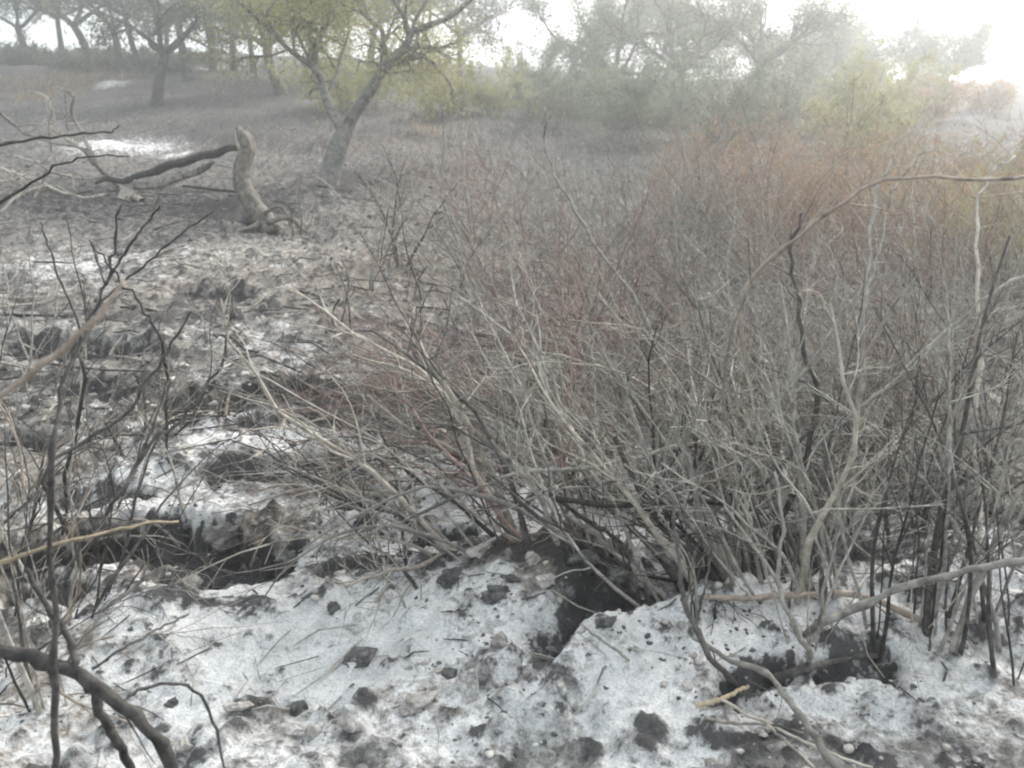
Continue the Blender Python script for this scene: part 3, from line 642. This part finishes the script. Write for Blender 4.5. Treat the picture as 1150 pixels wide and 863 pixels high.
branch('hooked_twig', 'thin hooked twig arching from the thick charred limb', 'twig', [([(145, 782, 1.66), (158, 775, 1.68), (188, 768, 1.7), (215, 772, 1.72), (236, 800, 1.75), (248, 840, 1.78), (252, 900, 1.8)], .0035, .0028)], 'dark', GF, seed=8)
branch('thin_twig', 'thin dark twig slanting up right above the charred limb', 'twig', [([(104, 751, 1.7), (140, 728, 1.75), (175, 708, 1.85), (212, 690, 2.0)], .003, .0022)], 'dark', GF, seed=9)
branch('blurred_branch', 'broad tan branch slanting close to the camera at the left', 'branch', [([(-50, 480, 1.1), (14, 434, 1.1), (77, 388, 1.12), (108, 355, 1.14), (140, 315, 1.16)], .0050, .0030)], 'tan', seed=10)
branch('blurred_branch', 'tan branch sloping at the left edge above the burnt bank', 'branch', [([(-40, 650, 1.6), (0, 633, 1.6), (60, 612, 1.6), (120, 598, 1.65), (165, 588, 1.7), (200, 586, 1.75)], .0042, .0022)], 'straw', seed=11, twigs=2)
branch('dark_branch', 'long dark stem leaning right from the left edge to the open slope', 'stem',
       [([on(95, 640), (50, 540, 2.3), (90, 500, 2.3), (139, 468, 2.3), (160, 435, 2.3), (181, 402, 2.3), (198, 375, 2.3), (215, 350, 2.3)], .0065, .003)], 'dark', GL, twigs=6, seed=12, twl=.25)
branch('dark_branch', 'forked dark stem with an upright tip over the grey slope', 'stem',
       [([on(100, 620), (128, 560, 2.6), (150, 530, 2.6), (167, 499, 2.6), (190, 482, 2.6), (209, 466, 2.6), (226, 440, 2.6), (248, 410, 2.6), (254, 370, 2.6), (261, 335, 2.6)], .0075, .0035),
        ([(150, 530, 2.6), (175, 470, 2.6), (190, 420, 2.6)], .005, .003)], 'dark', GL, twigs=5, seed=13, twl=.2)
branch('dark_branch', 'dark stem fanning into thin tips below the fallen pale tree', 'stem',
       [([on(70, 600), (90, 450, 2.5), (95, 380, 2.5), (118, 320, 2.5), (126, 285, 2.5), (138, 230, 2.5)], .0065, .003), ([(118, 320, 2.5), (150, 270, 2.5), (180, 232, 2.5)], .004, .0022),
        ([(108, 345, 2.5), (160, 300, 2.5), (205, 262, 2.5), (240, 238, 2.5)], .004, .0022), ([(95, 380, 2.5), (70, 320, 2.5), (52, 270, 2.5), (46, 250, 2.5)], .004, .0022), ([(118, 320, 2.5), (108, 290, 2.5), (101, 270, 2.5)], .003, .002)], 'dark', GL, twigs=3, seed=14, twl=.15)
branch('dark_branch', 'crossing dark stem rising left of the fanned tips', 'stem', [([on(190, 520), (183, 400, 2.9), (160, 345, 2.9), (130, 310, 2.9), (105, 275, 2.9)], .006, .003)], 'dark', GL, twigs=5, seed=15, twl=.2)
branch('arching_twig', 'dark twig reaching in from the left edge across the pale ash patch', 'twig', [([(-60, 175, 2.2), (0, 163, 2.2), (40, 156, 2.2), (89, 151, 2.2), (120, 149, 2.2), (134, 141, 2.2)], .0045, .0018)], 'dark', seed=16)
branch('arching_twig', 'dark twig arching in from the left edge below the other', 'twig', [([(-50, 255, 2.2), (0, 229, 2.2), (35, 206, 2.2), (57, 190, 2.2), (80, 180, 2.2), (105, 175, 2.2), (146, 176, 2.2)], .0045, .0016)], 'dark', seed=17)

# ------------------------------------------------------------------ fallen pale tree, snag, log
def dead_tree():
    D = 12.3; org = gp(140, 222); T0 = thing('fallen_dead_tree', 'bleached fallen tree with bare forked limbs lying on the burnt slope at left', 'fallen tree', org)
    limbs = [([(160, 226), (137, 213), (111, 190), (97, 173), (82, 160), (66, 150), (49, 136)], .055, .02), ([(133, 210), (129, 204), (112, 190), (104, 176), (97, 159), (85, 138), (80, 126), (83, 110), (75, 102), (63, 99)], .05, .018),
             ([(31, 102), (50, 108), (57, 121), (55, 140), (58, 170)], .014, .02), ([(17, 176), (42, 182), (52, 190), (77, 199), (94, 201), (120, 200)], .03, .02), ([(52, 190), (45, 211), (30, 235), (32, 245)], .025, .015),
             ([(73, 99), (74, 118), (75, 140), (82, 160)], .012, .018), ([(0, 128), (18, 142), (28, 150), (60, 160), (97, 168)], .03, .02), ([(0, 190), (25, 197), (45, 205), (90, 222), (120, 218)], .03, .025),
             ([(0, 240), (20, 222), (45, 211), (70, 213), (100, 232), (130, 236)], .028, .025), ([(0, 205), (18, 201), (30, 196)], .02, .012)]
    for k, (pts, a, b) in enumerate(limbs):
        rr = np.random.default_rng(70 + k)
        d_ = [D + .25 * math.sin(i * 1.3 + k) for i in range(len(pts))]
        pts3 = [P(px, py, min(d_[i], on(px, max(py, 180))[2] + .1)) for i, (px, py) in enumerate(pts)]
        S = smooth_path(pts3, 26); S[1:-1] += rr.normal(0, .008, (24, 3)); T = Tubes(org); T.add(S, np.linspace(a, b, 26) * .75, 8)
        it, ps, ds, tt = sprout(S[None], 7, .2, .98, .6, rr); Tw = walk(ps, ds, .5 * rr.uniform(.3, 1, 7), 6, .2, 0, rr); T.add(Tw, .011 * (1 - .8 * np.linspace(0, 1, 6))[None] * np.ones((7, 1)), 5)
        T.build('limb', M['pale'], T0)
dead_tree()
def thick(name, pts, rads, mat, parent=None, org=None, label=None, cat=None, group=None, bump=.06, seed=0, n=40, hollow=False):
    r = np.random.default_rng(seed); S = smooth_path([np.array(p) for p in pts], n); rad = np.interp(np.linspace(0, 1, n), np.linspace(0, 1, len(rads)), rads)
    k = 20; T = np.gradient(S, axis=0); T = unit(T); ref = np.eye(3)[np.abs(S[-1] - S[0]).argmin()]; U = unit(np.cross(T, ref)); W = np.cross(T, U); a = np.arange(k) / k * 6.2832
    g = 1 + bump * (np.sin(a * 3 + seed)[None] * .8 + np.sin(a * 5 + np.linspace(0, 4, n)[:, None]) * .5 + r.normal(0, .5, (n, k)) + 1.2 * vnoise(np.linspace(0, 9, n)[:, None] + seed, np.cos(a)[None] * 1.5 + 3, 2) * 2)
    V = S[:, None] + (rad[:, None] * g)[:, :, None] * (np.cos(a)[None, :, None] * U[:, None] + np.sin(a)[None, :, None] * W[:, None])
    V = V.reshape(-1, 3); V = np.vstack([V, S[0], S[-1] + T[-1] * rad[-1] * .05]); j = np.arange(n - 1)[:, None] * k; s = np.arange(k)[None]; s2 = (s + 1) % k
    Fq = np.stack([j + s, j + s2, j + k + s2, j + k + s], -1).reshape(-1, 4)
    s = np.arange(k); F3 = np.vstack([np.stack([(s + 1) % k, s, np.full(k, n * k)], -1), np.stack([(n - 1) * k + s, (n - 1) * k + (s + 1) % k, np.full(k, n * k + 1)], -1)])
    org = S[0] if org is None else org
    o = link_obj(name, mesh_from(name, V - org, [Fq, F3], M[mat]), parent, None if parent is not None else org)
    if label: tag(o, label, cat, group)
    return o
sb = gp(300, 262); ds_ = float(np.dot(sb - EYE, fwd))
sn = thing('tree_snag', 'broken standing tree stump curving up with a jagged top left of centre', 'snag', sb)
thick('trunk', [P(306, 262, ds_), P(293, 246, ds_), P(281, 228, ds_), P(272, 208, ds_), P(271, 190, ds_), P(277, 168, ds_), P(274, 155, ds_), P(266, 143, ds_)], [.12, .12, .10, .095, .09, .09, .08, .02], 'snag', sn, sb, seed=3, bump=.10)
thick('broken_top', [P(271, 168, ds_), P(268, 158, ds_), P(264, 146, ds_)], [.04, .035, .006], 'pale', sn, sb, seed=4, n=14)
for k, (pts, a) in enumerate([([(300, 250), (325, 246), (345, 262)], .04), ([(292, 250), (285, 255), (262, 262)], .05), ([(296, 240), (312, 232), (322, 240), (326, 256)], .03)]):
    thick('root', [P(px, py, ds_ - .12) for px, py in pts], [a * .7, a * .6, a * .3], 'snag', sn, sb, seed=8 + k, n=16)
dl = ds_ + .25
thick('broken_limb', [P(108, 206, dl + 2.2), P(122, 201, dl + 2.), P(139, 204, dl + 1.9), P(155, 198, dl + 1.7), P(174, 193, dl + 1.5), P(190, 186, dl + 1.3), P(209, 182, dl + 1), P(228, 175, dl + .7), P(243, 173, dl + .5), P(256, 167, dl + .3), P(268, 166, dl + .1)], [.02, .035, .045, .05, .045, .03], 'dark', label='long dark broken limb resting against the standing snag', cat='limb', seed=11, n=70, bump=.13)
lb = thick('cut_log', [P(152, 208, dl + 1.3), P(175, 209, dl + 1.2), P(200, 201, dl + 1.1), P(225, 192, dl + 1.0), P(240, 182, dl + .7)], [.055, .045, .04, .035, .02], 'snag', label='pale sawn log with a dark heartwood hole under the broken limb', cat='log', seed=12, bump=.16)
thick('pole_on_ground', [P(205, 209, dl), P(240, 213, dl), P(275, 217, dl - .1)], [.014, .016, .012], 'dark', label='thin dark pole lying on the ground behind the snag', cat='pole', seed=13, n=20)
for hx, hy, s_, lab_ in ((152, 208, .03, None),):
    o = link_obj('hole', mesh_from('hole', lumpy(IV2, .3, 5) * [.035, .012, .035], IF2, M['coal']), lb); o.location = P(hx, hy, dl + 1.3 - .03) - P(152, 208, dl + 1.3)
thick('sawn_stump', [P(142, 226, 11.9), P(144, 219, 11.9), P(146, 212, 11.9)], [.12, .10, .09], 'pale', label='pale short stump left of the sawn log', cat='stump', seed=15, n=14)

# ------------------------------------------------------------------ trees
def tree(base, H, r0, lean, label, seed, leafmat='leaf', nleaf=9000, lsize=.05, mains=4, wide=.75, group='trees along the ridge', name='tree', fork=.35, hero=None, clump=.16, trunkm='trunkd', cat='tree', lfrom=.35):
    r = np.random.default_rng(seed); base = np.asarray(base, float); root = thing(name, label, cat, base, group)
    Tt = Tubes(base); ends = []
    if hero is None:
        trunk = walk(base - [0, 0, .1], np.array([lean[0], lean[1], 1.]), H * fork + .1, 10, .07, .1, r)
        Tt.add(trunk, (r0 * (1.35 - .55 * np.linspace(0, 1, 10) ** .5))[None], 10)
        tip = trunk[0, -1]; a = r.uniform(0, 6.28) + np.arange(mains) / mains * 6.28 + r.normal(0, .3, mains)
        d = np.stack([np.cos(a) * wide, np.sin(a) * wide, np.full(mains, .75)], -1) * r.uniform(.8, 1.2, (mains, 1))
        Mn = walk(np.repeat(tip[None], mains, 0), d, H * .55 * r.uniform(.75, 1.1, mains), 11, .16, .25, r)
        Rm = r0 * .62 * r.uniform(.75, 1.1, mains)[:, None] * (1 - .8 * np.linspace(0, 1, 11))[None]
        Tt.add(Mn, Rm, 8)
    else:
        for (S, a_, b_) in hero: Tt.add(S, np.linspace(a_, b_, len(S)), 10)
        Mn = np.array([S[np.linspace(0, len(S) - 1, 11).astype(int)] for S, a_, b_ in hero[1:]]); Rm = np.array([np.linspace(a_, b_, 11) for S, a_, b_ in hero[1:]])
    Tt.build('trunk', M[trunkm], root)
    i1, p1, d1, t1 = sprout(Mn, 6, .25, 1, .55, r); d1[:, 2] += .15
    B1 = walk(p1, d1, H * .30 * r.uniform(.5, 1.1, len(i1)), 9, .2, .1, r); R1 = (Rm[i1, 0] * (.62 - .4 * t1))[:, None] * (1 - .8 * np.linspace(0, 1, 9))[None]
    i2, p2, d2, t2 = sprout(B1, 7, .2, 1, .7, r)
    B2 = walk(p2, d2, H * .14 * r.uniform(.4, 1.2, len(i2)), 7, .24, 0, r); R2 = np.maximum(R1[i2, 0] * .42, .005)[:, None] * (1 - .75 * np.linspace(0, 1, 7))[None]
    i3, p3, d3, t3 = sprout(B2, 4, .2, 1, .8, r)
    B3 = walk(p3, d3, H * .07 * r.uniform(.4, 1.2, len(i3)), 4, .24, -.1, r); R3 = np.maximum(R2[i3, 0] * .45, .003)[:, None] * np.array([1, .8, .6, .4])[None]
    Tb = Tubes(base); Tb.add(B1, R1, 6); Tb.add(B2, R2, 4); Tb.add(B3, R3, 3); Tb.build('branches', M[trunkm], root)
    if nleaf:
        keep = r.uniform(0, 1, len(B3)) < .55
        pts = np.concatenate([B3[keep][:, 1:].reshape(-1, 3), B2[:, 4:].reshape(-1, 3)]) - base
        leaves(pts, nleaf, lsize, M[leafmat], 'crown', root, seed, clump)
    return root
def hp(pts, d, j=0): return smooth_path([P(px, py, d + dz) for px, py, dz in pts], 26)
mb = gp(374, 208); dm = float(np.dot(mb - EYE, fwd))
hero = [
    (hp([(368, 212, 0), (372, 190, 0), (380, 165, 0), (388, 148, 0)], dm), .17, .13),
    (hp([(387, 150, 0), (376, 132, .0), (366, 111, .1), (361, 90, .2), (352, 73, .3), (356, 52, .4), (361, 38, .5), (366, 17, .6), (357, -10, .7), (340, -50, .8)], dm), .085, .025),
    (hp([(388, 152, 0), (397, 129, 0), (415, 104, -.1), (427, 83, -.2), (441, 66, -.3), (456, 52, -.4), (462, 38, -.4), (482, 28, -.5), (505, 20, -.6), (540, -10, -.8)], dm), .10, .025),
    (hp([(352, 75, .3), (338, 66, .2), (317, 49, 0), (300, 30, -.2), (270, 5, -.5)], dm), .05, .02),
    (hp([(437, 68, -.2), (431, 52, 0), (429, 35, .1), (420, 26, .2), (404, 9, .3), (398, -20, .4)], dm), .05, .02),
    (hp([(460, 38, -.4), (456, 28, -.5), (453, 17, -.6), (442, 0, -.7), (440, -30, -.8)], dm), .05, .02),
    (hp([(361, 40, .5), (345, 25, .6), (325, 5, .7), (310, -30, .8)], dm), .04, .015),
    (hp([(425, 88, -.2), (436, 78, 0), (452, 62, .2), (446, 75, .3), (470, 60, .5)], dm), .04, .015),
    (hp([(366, 112, .1), (378, 85, .4), (385, 60, .7), (392, 30, 1.), (386, -5, 1.2)], dm), .045, .015),
]
tree(mb, 4.2, .2, (0, 0), 'nearest forked tree with two twisted limbs left of centre', 31, 'leafy', 42000, .026, hero=hero, trunkm='trunk', clump=.22, group='forked trees on the burnt slope')
def at(px, py): return gp(px, py)
GTn = 'trees along the ridge'
TR = [
    (70, 74, 6.0, 0.14, (0.1, 0), 'leaf', 6000, .075, 'thin ridge tree between the two nearest the left edge', 5, .36),
    (160, 80, 6.4, 0.13, (-0.2, 0), 'leafg', 6000, .075, 'thin far ridge tree behind the single trunk tree', 5, .36),
    (186, 78, 5.6, 0.12, (0.15, 0), 'leaf', 6000, .075, 'thin far ridge tree leaning right behind the single trunk tree', 5, .36),
    (262, 78, 6.0, 0.13, (0.1, 0), 'leafg', 6000, .075, 'thin ridge tree left of the tree leaning beside the forked one', 5, .36),
    (285, 82, 5.6, 0.12, (-0.1, 0), 'leaf', 6000, .075, 'slim ridge tree just left of the tree leaning beside the forked one', 5, .36),
    (345, 84, 5.8, 0.13, (0.1, 0), 'leafg', 6000, .075, 'far tree seen behind the left limb of the forked tree', 5, .36),
    (470, 88, 5.4, 0.13, (0.1, 0), 'leafg', 6000, .075, 'far tree right of the forked tree by the sky gap', 5, .36),
    (515, 90, 5.0, 0.12, (0.3, 0), 'leafg', 6000, .075, 'far thin tree reaching into the sky gap', 5, .36),
    (176, 119, 5.2, .17, (.02, 0), 'leafg', 6500, .06, 'single trunk tree left of the forked tree on the grey slope', 5, .30),
    (318, 106, 5.0, .17, (-.25, 0), 'leafg', 8000, .06, 'tree with a trunk leaning left beside the forked tree', 4, .32),
    (102, 79, 6.2, .20, (-.05, 0), 'leaf', 5000, .085, 'ridge tree with a dense crown second from the left edge', 4, .32),
    (34, 72, 6.2, .18, (-.2, 0), 'leaf', 5000, .085, 'ridge tree nearest the left edge with leaning limbs', 4, .28),
    (134, 86, 5.8, .15, (.05, 0), 'leafg', 3500, .08, 'slim ridge tree just left of the single trunk tree', 4, .32),
    (212, 89, 6.0, .17, (-.15, 0), 'leaf', 5000, .08, 'ridge tree leaning left just right of the single trunk tree', 4, .34),
    (239, 80, 6.2, .15, (0, 0), 'leafg', 4500, .085, 'ridge tree between the single trunk tree and the leaning one', 4, .32),
    (300, 74, 6.4, .16, (0, 0), 'leafg', 4500, .09, 'far ridge tree behind the tree leaning left', 4, .32),
    (415, 84, 6.0, .15, (0, 0), 'leafg', 8000, .085, 'far ridge tree behind the forked tree', 4, .32),
    (690, 120, 4.9, .17, (-.15, 0), 'leafg', 12000, .05, 'bushy hazy tree at top centre', 5, .22),
    (765, 125, 5.2, .16, (.05, 0), 'leafg', 12000, .05, 'hazy tree right of the bushy one at top centre', 5, .25),
    (835, 128, 5.6, .17, (.12, 0), 'leafg', 12000, .05, 'tall hazy tree right of top centre with a dark upper crown', 5, .3),
    (640, 100, 5.4, .14, (.1, 0), 'leafg', 8000, .07, 'thin hazy tree left of the bushy one at top centre', 4, .3),
    (745, 96, 5.6, .14, (.1, 0), 'leafg', 14000, .075, 'far hazy tree behind the bushy ones', 4, .25),
    (890, 104, 4.6, .14, (0, 0), 'leafg', 14000, .07, 'rounded hazy tree behind the yellow green bushes', 4, .2),
    (985, 104, 4.3, .14, (-.1, 0), 'leafg', 12000, .08, 'low spreading tree under the bright sky at upper right', 5, .22),
    (1060, 108, 3.9, .14, (.1, 0), 'leafg', 9000, .08, 'small flat crowned tree nearest the right edge', 5, .22),
    (930, 110, 3.9, .12, (0, 0), 'leafg', 14000, .07, 'low hazy tree between the rounded and the spreading one', 5, .15),
]
for q, (px, py, H, r0, ln, lm, nl, ls, lab, mn, fk) in enumerate(TR):
    tree(at(px, py), H, r0, ln, lab, 40 + q, lm, nl, ls, mn, 1.0, GTn, fork=fk, clump=.16)

# leafy bushes
BU = [
    (500, 132, 1.5, 'leafy', 'pale yellow bush left of the sky gap'), (560, 134, 2.0, 'leafy', 'large yellow green bush under the sky gap'), (610, 128, 1.9, 'leafg', 'grey green bush right of the large yellow green one'),
    (425, 126, 2.6, 'leafy', 'tall yellowing bush behind the forked tree'), (372, 124, 2.3, 'leafy', 'olive yellow bush seen between the forks of the tree'), (690, 165, 2.3, 'leafg', 'grey green bush behind the back of the thicket at centre'),
    (780, 160, 2.6, 'leafg', 'grey green bush behind the tall grey twigs'), (860, 150, 2.6, 'leafg', 'grey green bush left of the yellow bushes'), (925, 150, 2.5, 'leafy', 'yellow green bush above the brown brush'),
    (1000, 150, 2.5, 'leafy', 'second yellow green bush above the brown brush'), (1045, 140, 1.7, 'leafb', 'brownish bush at the right end of the yellow ones'), (960, 170, 1.5, 'leafy', 'low yellow green bush in front of the other two'),
    (640, 145, 2.0, 'leafg', 'dull green bush between the yellow bush and the thicket'), (740, 140, 3.2, 'leafg', 'hazy green bush under the top centre trees'), (820, 170, 2.1, 'leafg', 'low dull green bush behind the thicket'),
]
for q, (px, py, H, lm, lab) in enumerate(BU):
    b = at(px, py); shrub(b, 22, H, (0, 0), .55, .014, .35 * H * .5, 6, 4, ('trunk',), lab, name='bush', group='leafy bushes beyond the thicket', seed=1200 + q, merged=True, leafm=(lm, 9000, .038, .05), cat='bush', wig=.14, hvar=.5, tlo=.15)
# dry grass clumps on the left and small tufts
GG = 'dry grass clumps on the slope'
for q, (px, py, H, w, lab) in enumerate([(15, 100, .8, 1.4, 'brown dry brush patch at the left edge of the slope'), (60, 98, .7, 1.4, 'brown dry brush patch right of the edge one'), (110, 92, .6, 1.2, 'faint brown brush patch under the ridge trees'), (55, 112, .5, 1.0, 'orange brown grass strip before the brush patches'),
                                         (480, 150, .3, .3, 'small straw grass tuft right of the forked tree'), (140, 66, .7, 2.0, 'dark low hedge bush on the left skyline')]):
    shrub(at(px, py), 90, H, (0, 0), .35, .006, w, 3, 2, ('straw' if px != 140 else 'trunk',), lab, name='dry_grass_clump', group=GG, seed=1300 + q, merged=True, cat='grass clump', hvar=.6, leafm=('leafb', 900 if q < 4 else 60, .03, .04))
for q, (px, py, H, lm, lab) in enumerate([(665, 108, 3.4, 'leafg', 'tall grey green bush under the bushy hazy tree'), (800, 112, 3.8, 'leafg', 'tall hazy bush between the top centre trees'), (870, 118, 3.4, 'leafg', 'tall pale bush under the tall hazy tree'),
                                      (910, 118, 3.0, 'leafg', 'tall pale bush left of the low spreading tree'), (960, 112, 2.6, 'leafy', 'far yellow green bush under the low spreading tree'), (1030, 116, 2.2, 'leafg', 'far pale bush under the flat crowned tree'), (1100, 125, 1.4, 'leafb', 'far brownish bush near the right edge'), (600, 112, 2.6, 'leafg', 'far grey green bush at the sky gap')]):
    shrub(at(px, py), 20, H, (0, 0), .5, .02, .5, 6, 4, ('trunk',), lab, name='bush', group='leafy bushes beyond the thicket', seed=1500 + q, merged=True, leafm=(lm, 5500, .05, .10), cat='bush', wig=.14, hvar=.5, tlo=.12)
for q, px in enumerate((5, 30, 60, 90, 118, 160, 195)):
    p = at(px, 70 + q * 1.5); shrub(p, 20, .8, (0, 0), .6, .02, 1.6, 6, 4, ('trunk',), 'dark low hedge bush along the left skyline', name='hedge_bush', group='hedge bushes along the left skyline', seed=1400 + q, merged=True, leafm=('leaf', 5000, .09, .12), cat='bush', hvar=.4, tlo=.1)

# ------------------------------------------------------------------ ground litter
def litter(name, label, n, area, mat, L, rad, seed):
    r = np.random.default_rng(seed); pts = np.array([area(r) for _ in range(n)]); z = gz(pts[:, 0], pts[:, 1])
    a = r.uniform(0, 6.28, n); l = L * r.uniform(.3, 1, n); e = pts + np.stack([np.cos(a), np.sin(a)], -1) * l[:, None]; ze = gz(e[:, 0], e[:, 1])
    p0 = np.column_stack([pts, z + rad]); p1 = np.column_stack([e, np.maximum(ze, z - .05) + rad]); mid = (p0 + p1) / 2 + r.normal(0, .08, (n, 3)) * l[:, None]; mid[:, 2] = np.maximum(mid[:, 2], (z + ze) / 2 + rad)
    S = np.stack([p0, (p0 + mid) / 2, mid, (mid + p1) / 2, p1], 1); T = Tubes(); T.add(S, rad * r.uniform(.5, 1.2, n)[:, None] * np.array([.8, 1, .9, .8, .4])[None], 5)
    tag(T.build(name, M[mat]), label, None, kind='stuff')
def farea(r):
    y_ = 2.0 + 4.5 * r.uniform(); return r.uniform(-.7, .75) * (y_ + .3), y_
litter('fallen_twig_litter', 'short grey twigs littering the ash under the thicket', 700, farea, 'grey', .22, .0028, 5)
litter('charred_twig_litter', 'short blackened twigs littering the burnt ground', 500, farea, 'dark', .18, .003, 6)
litter('slope_litter', 'dark broken sticks strewn over the far slope', 500, midr, 'dark', .5, .009, 7)
litter('pale_slope_litter', 'bleached sticks strewn over the far slope', 260, midr, 'pale', .5, .009, 8)

def stubble(name, label, n, y0_, y1_, hh, rad, mat, seed):
    r = np.random.default_rng(seed); yy = y0_ + (y1_ - y0_) * r.uniform(0, 1, n) ** 1.6; xx = r.uniform(-.75, .6, n) * yy
    k = fbm(xx * .5, yy * .5, 3, seed) > -.05; xx, yy = xx[k], yy[k]; z = gz(xx, yy)
    S = walk(np.column_stack([xx, yy, z - .02]), r.normal(0, .7, (len(xx), 3)) + [0, 0, .7], hh * r.uniform(.2, 1, len(xx)) * np.clip(yy / 14, .7, 2), 4, .2, -.3, r)
    T = Tubes(); T.add(S, rad * np.clip(yy / 12, .6, 2.5)[:, None] * np.array([1, .8, .6, .3])[None], 3); tag(T.build(name, M[mat]), label, None, kind='stuff')
stubble('burnt_stubble', 'dark burnt stubble covering the far slope', 14000, 6.5, 45, .22, .0035, 'dark', 77)
stubble('dry_stubble', 'grey dry stubble between the ash patches', 6000, 4.2, 40, .16, .003, 'grey', 78)

# ------------------------------------------------------------------ air, sky, sun
SUN_EL, SUN_AZ = R(32), R(38)   # azimuth to the right of the view
hz = bpy.data.materials.new('haze'); hz.use_nodes = True; nt = hz.node_tree; nt.nodes.clear()
out = nt.nodes.new('ShaderNodeOutputMaterial'); pv = nt.nodes.new('ShaderNodeVolumePrincipled')
pv.inputs['Color'].default_value = (.93, .95, .97, 1); pv.inputs['Density'].default_value = .0068; pv.inputs['Anisotropy'].default_value = .74
nt.links.new(pv.outputs[0], out.inputs['Volume'])
x0, x1, y0, y1, z0, z1 = gx[0] - 3, gx[-1] + 3, -34, gy[-1] + 3, -2.0, 11.5
V = np.array([(a, b, c) for a in (x0, x1) for b in (y0, y1) for c in (z0, z1)])
Fh = np.array([(0, 1, 3, 2), (4, 6, 7, 5), (0, 4, 5, 1), (2, 3, 7, 6), (0, 2, 6, 4), (1, 5, 7, 3)])
hm = mesh_from('haze', V, Fh, hz, False)
tag(link_obj('haze', hm), 'pale smoke haze hanging over the slope', None, kind='stuff')

w = bpy.data.worlds.new('World'); scene.world = w; w.use_nodes = True
bg = w.node_tree.nodes['Background']; sky = w.node_tree.nodes.new('ShaderNodeTexSky'); sky.sky_type = 'NISHITA'; sky.sun_disc = False
sky.sun_elevation = SUN_EL; sky.sun_rotation = SUN_AZ; sky.air_density = 1.0; sky.dust_density = 6.0; sky.ozone_density = 1.0
hs = w.node_tree.nodes.new('ShaderNodeHueSaturation'); hs.inputs['Saturation'].default_value = .35; w.node_tree.links.new(sky.outputs[0], hs.inputs['Color'])
mxs = w.node_tree.nodes.new('ShaderNodeMix'); mxs.data_type = 'RGBA'; mxs.inputs[0].default_value = .6; mxs.inputs[7].default_value = (4.35, 4.7, 4.85, 1)   # smoke veiled sky
w.node_tree.links.new(hs.outputs[0], mxs.inputs[6]); w.node_tree.links.new(mxs.outputs[2], bg.inputs['Color']); bg.inputs['Strength'].default_value = .12
sl = bpy.data.lights.new('sun', 'SUN'); sl.energy = 1.5; sl.angle = R(10); sl.color = (1, .94, .86)
so = bpy.data.objects.new('sun', sl); C.objects.link(so)
sd = Vector((math.sin(SUN_AZ) * math.cos(SUN_EL), math.cos(SUN_AZ) * math.cos(SUN_EL), math.sin(SUN_EL)))
so.rotation_euler = (-sd).to_track_quat('-Z', 'Y').to_euler(); so.location = (0, 0, 20)

scene.view_settings.view_transform = 'Standard'; scene.view_settings.look = 'None'; scene.view_settings.gamma = 1
scene.view_settings.use_curve_mapping = False; scene.view_settings.exposure = 1.68
scene.render.engine = 'CYCLES'; cy = scene.cycles
cy.use_denoising = True; cy.max_bounces = 6; cy.diffuse_bounces = 3; cy.glossy_bounces = 1; cy.transmission_bounces = 2; cy.volume_bounces = 1; cy.transparent_max_bounces = 4
cy.use_adaptive_sampling = True; cy.adaptive_threshold = .02; cy.filter_width = 2.2
cy.use_light_tree = False
print('objects', len(bpy.data.objects), 'tris approx', sum(len(m.polygons) for m in bpy.data.meshes))
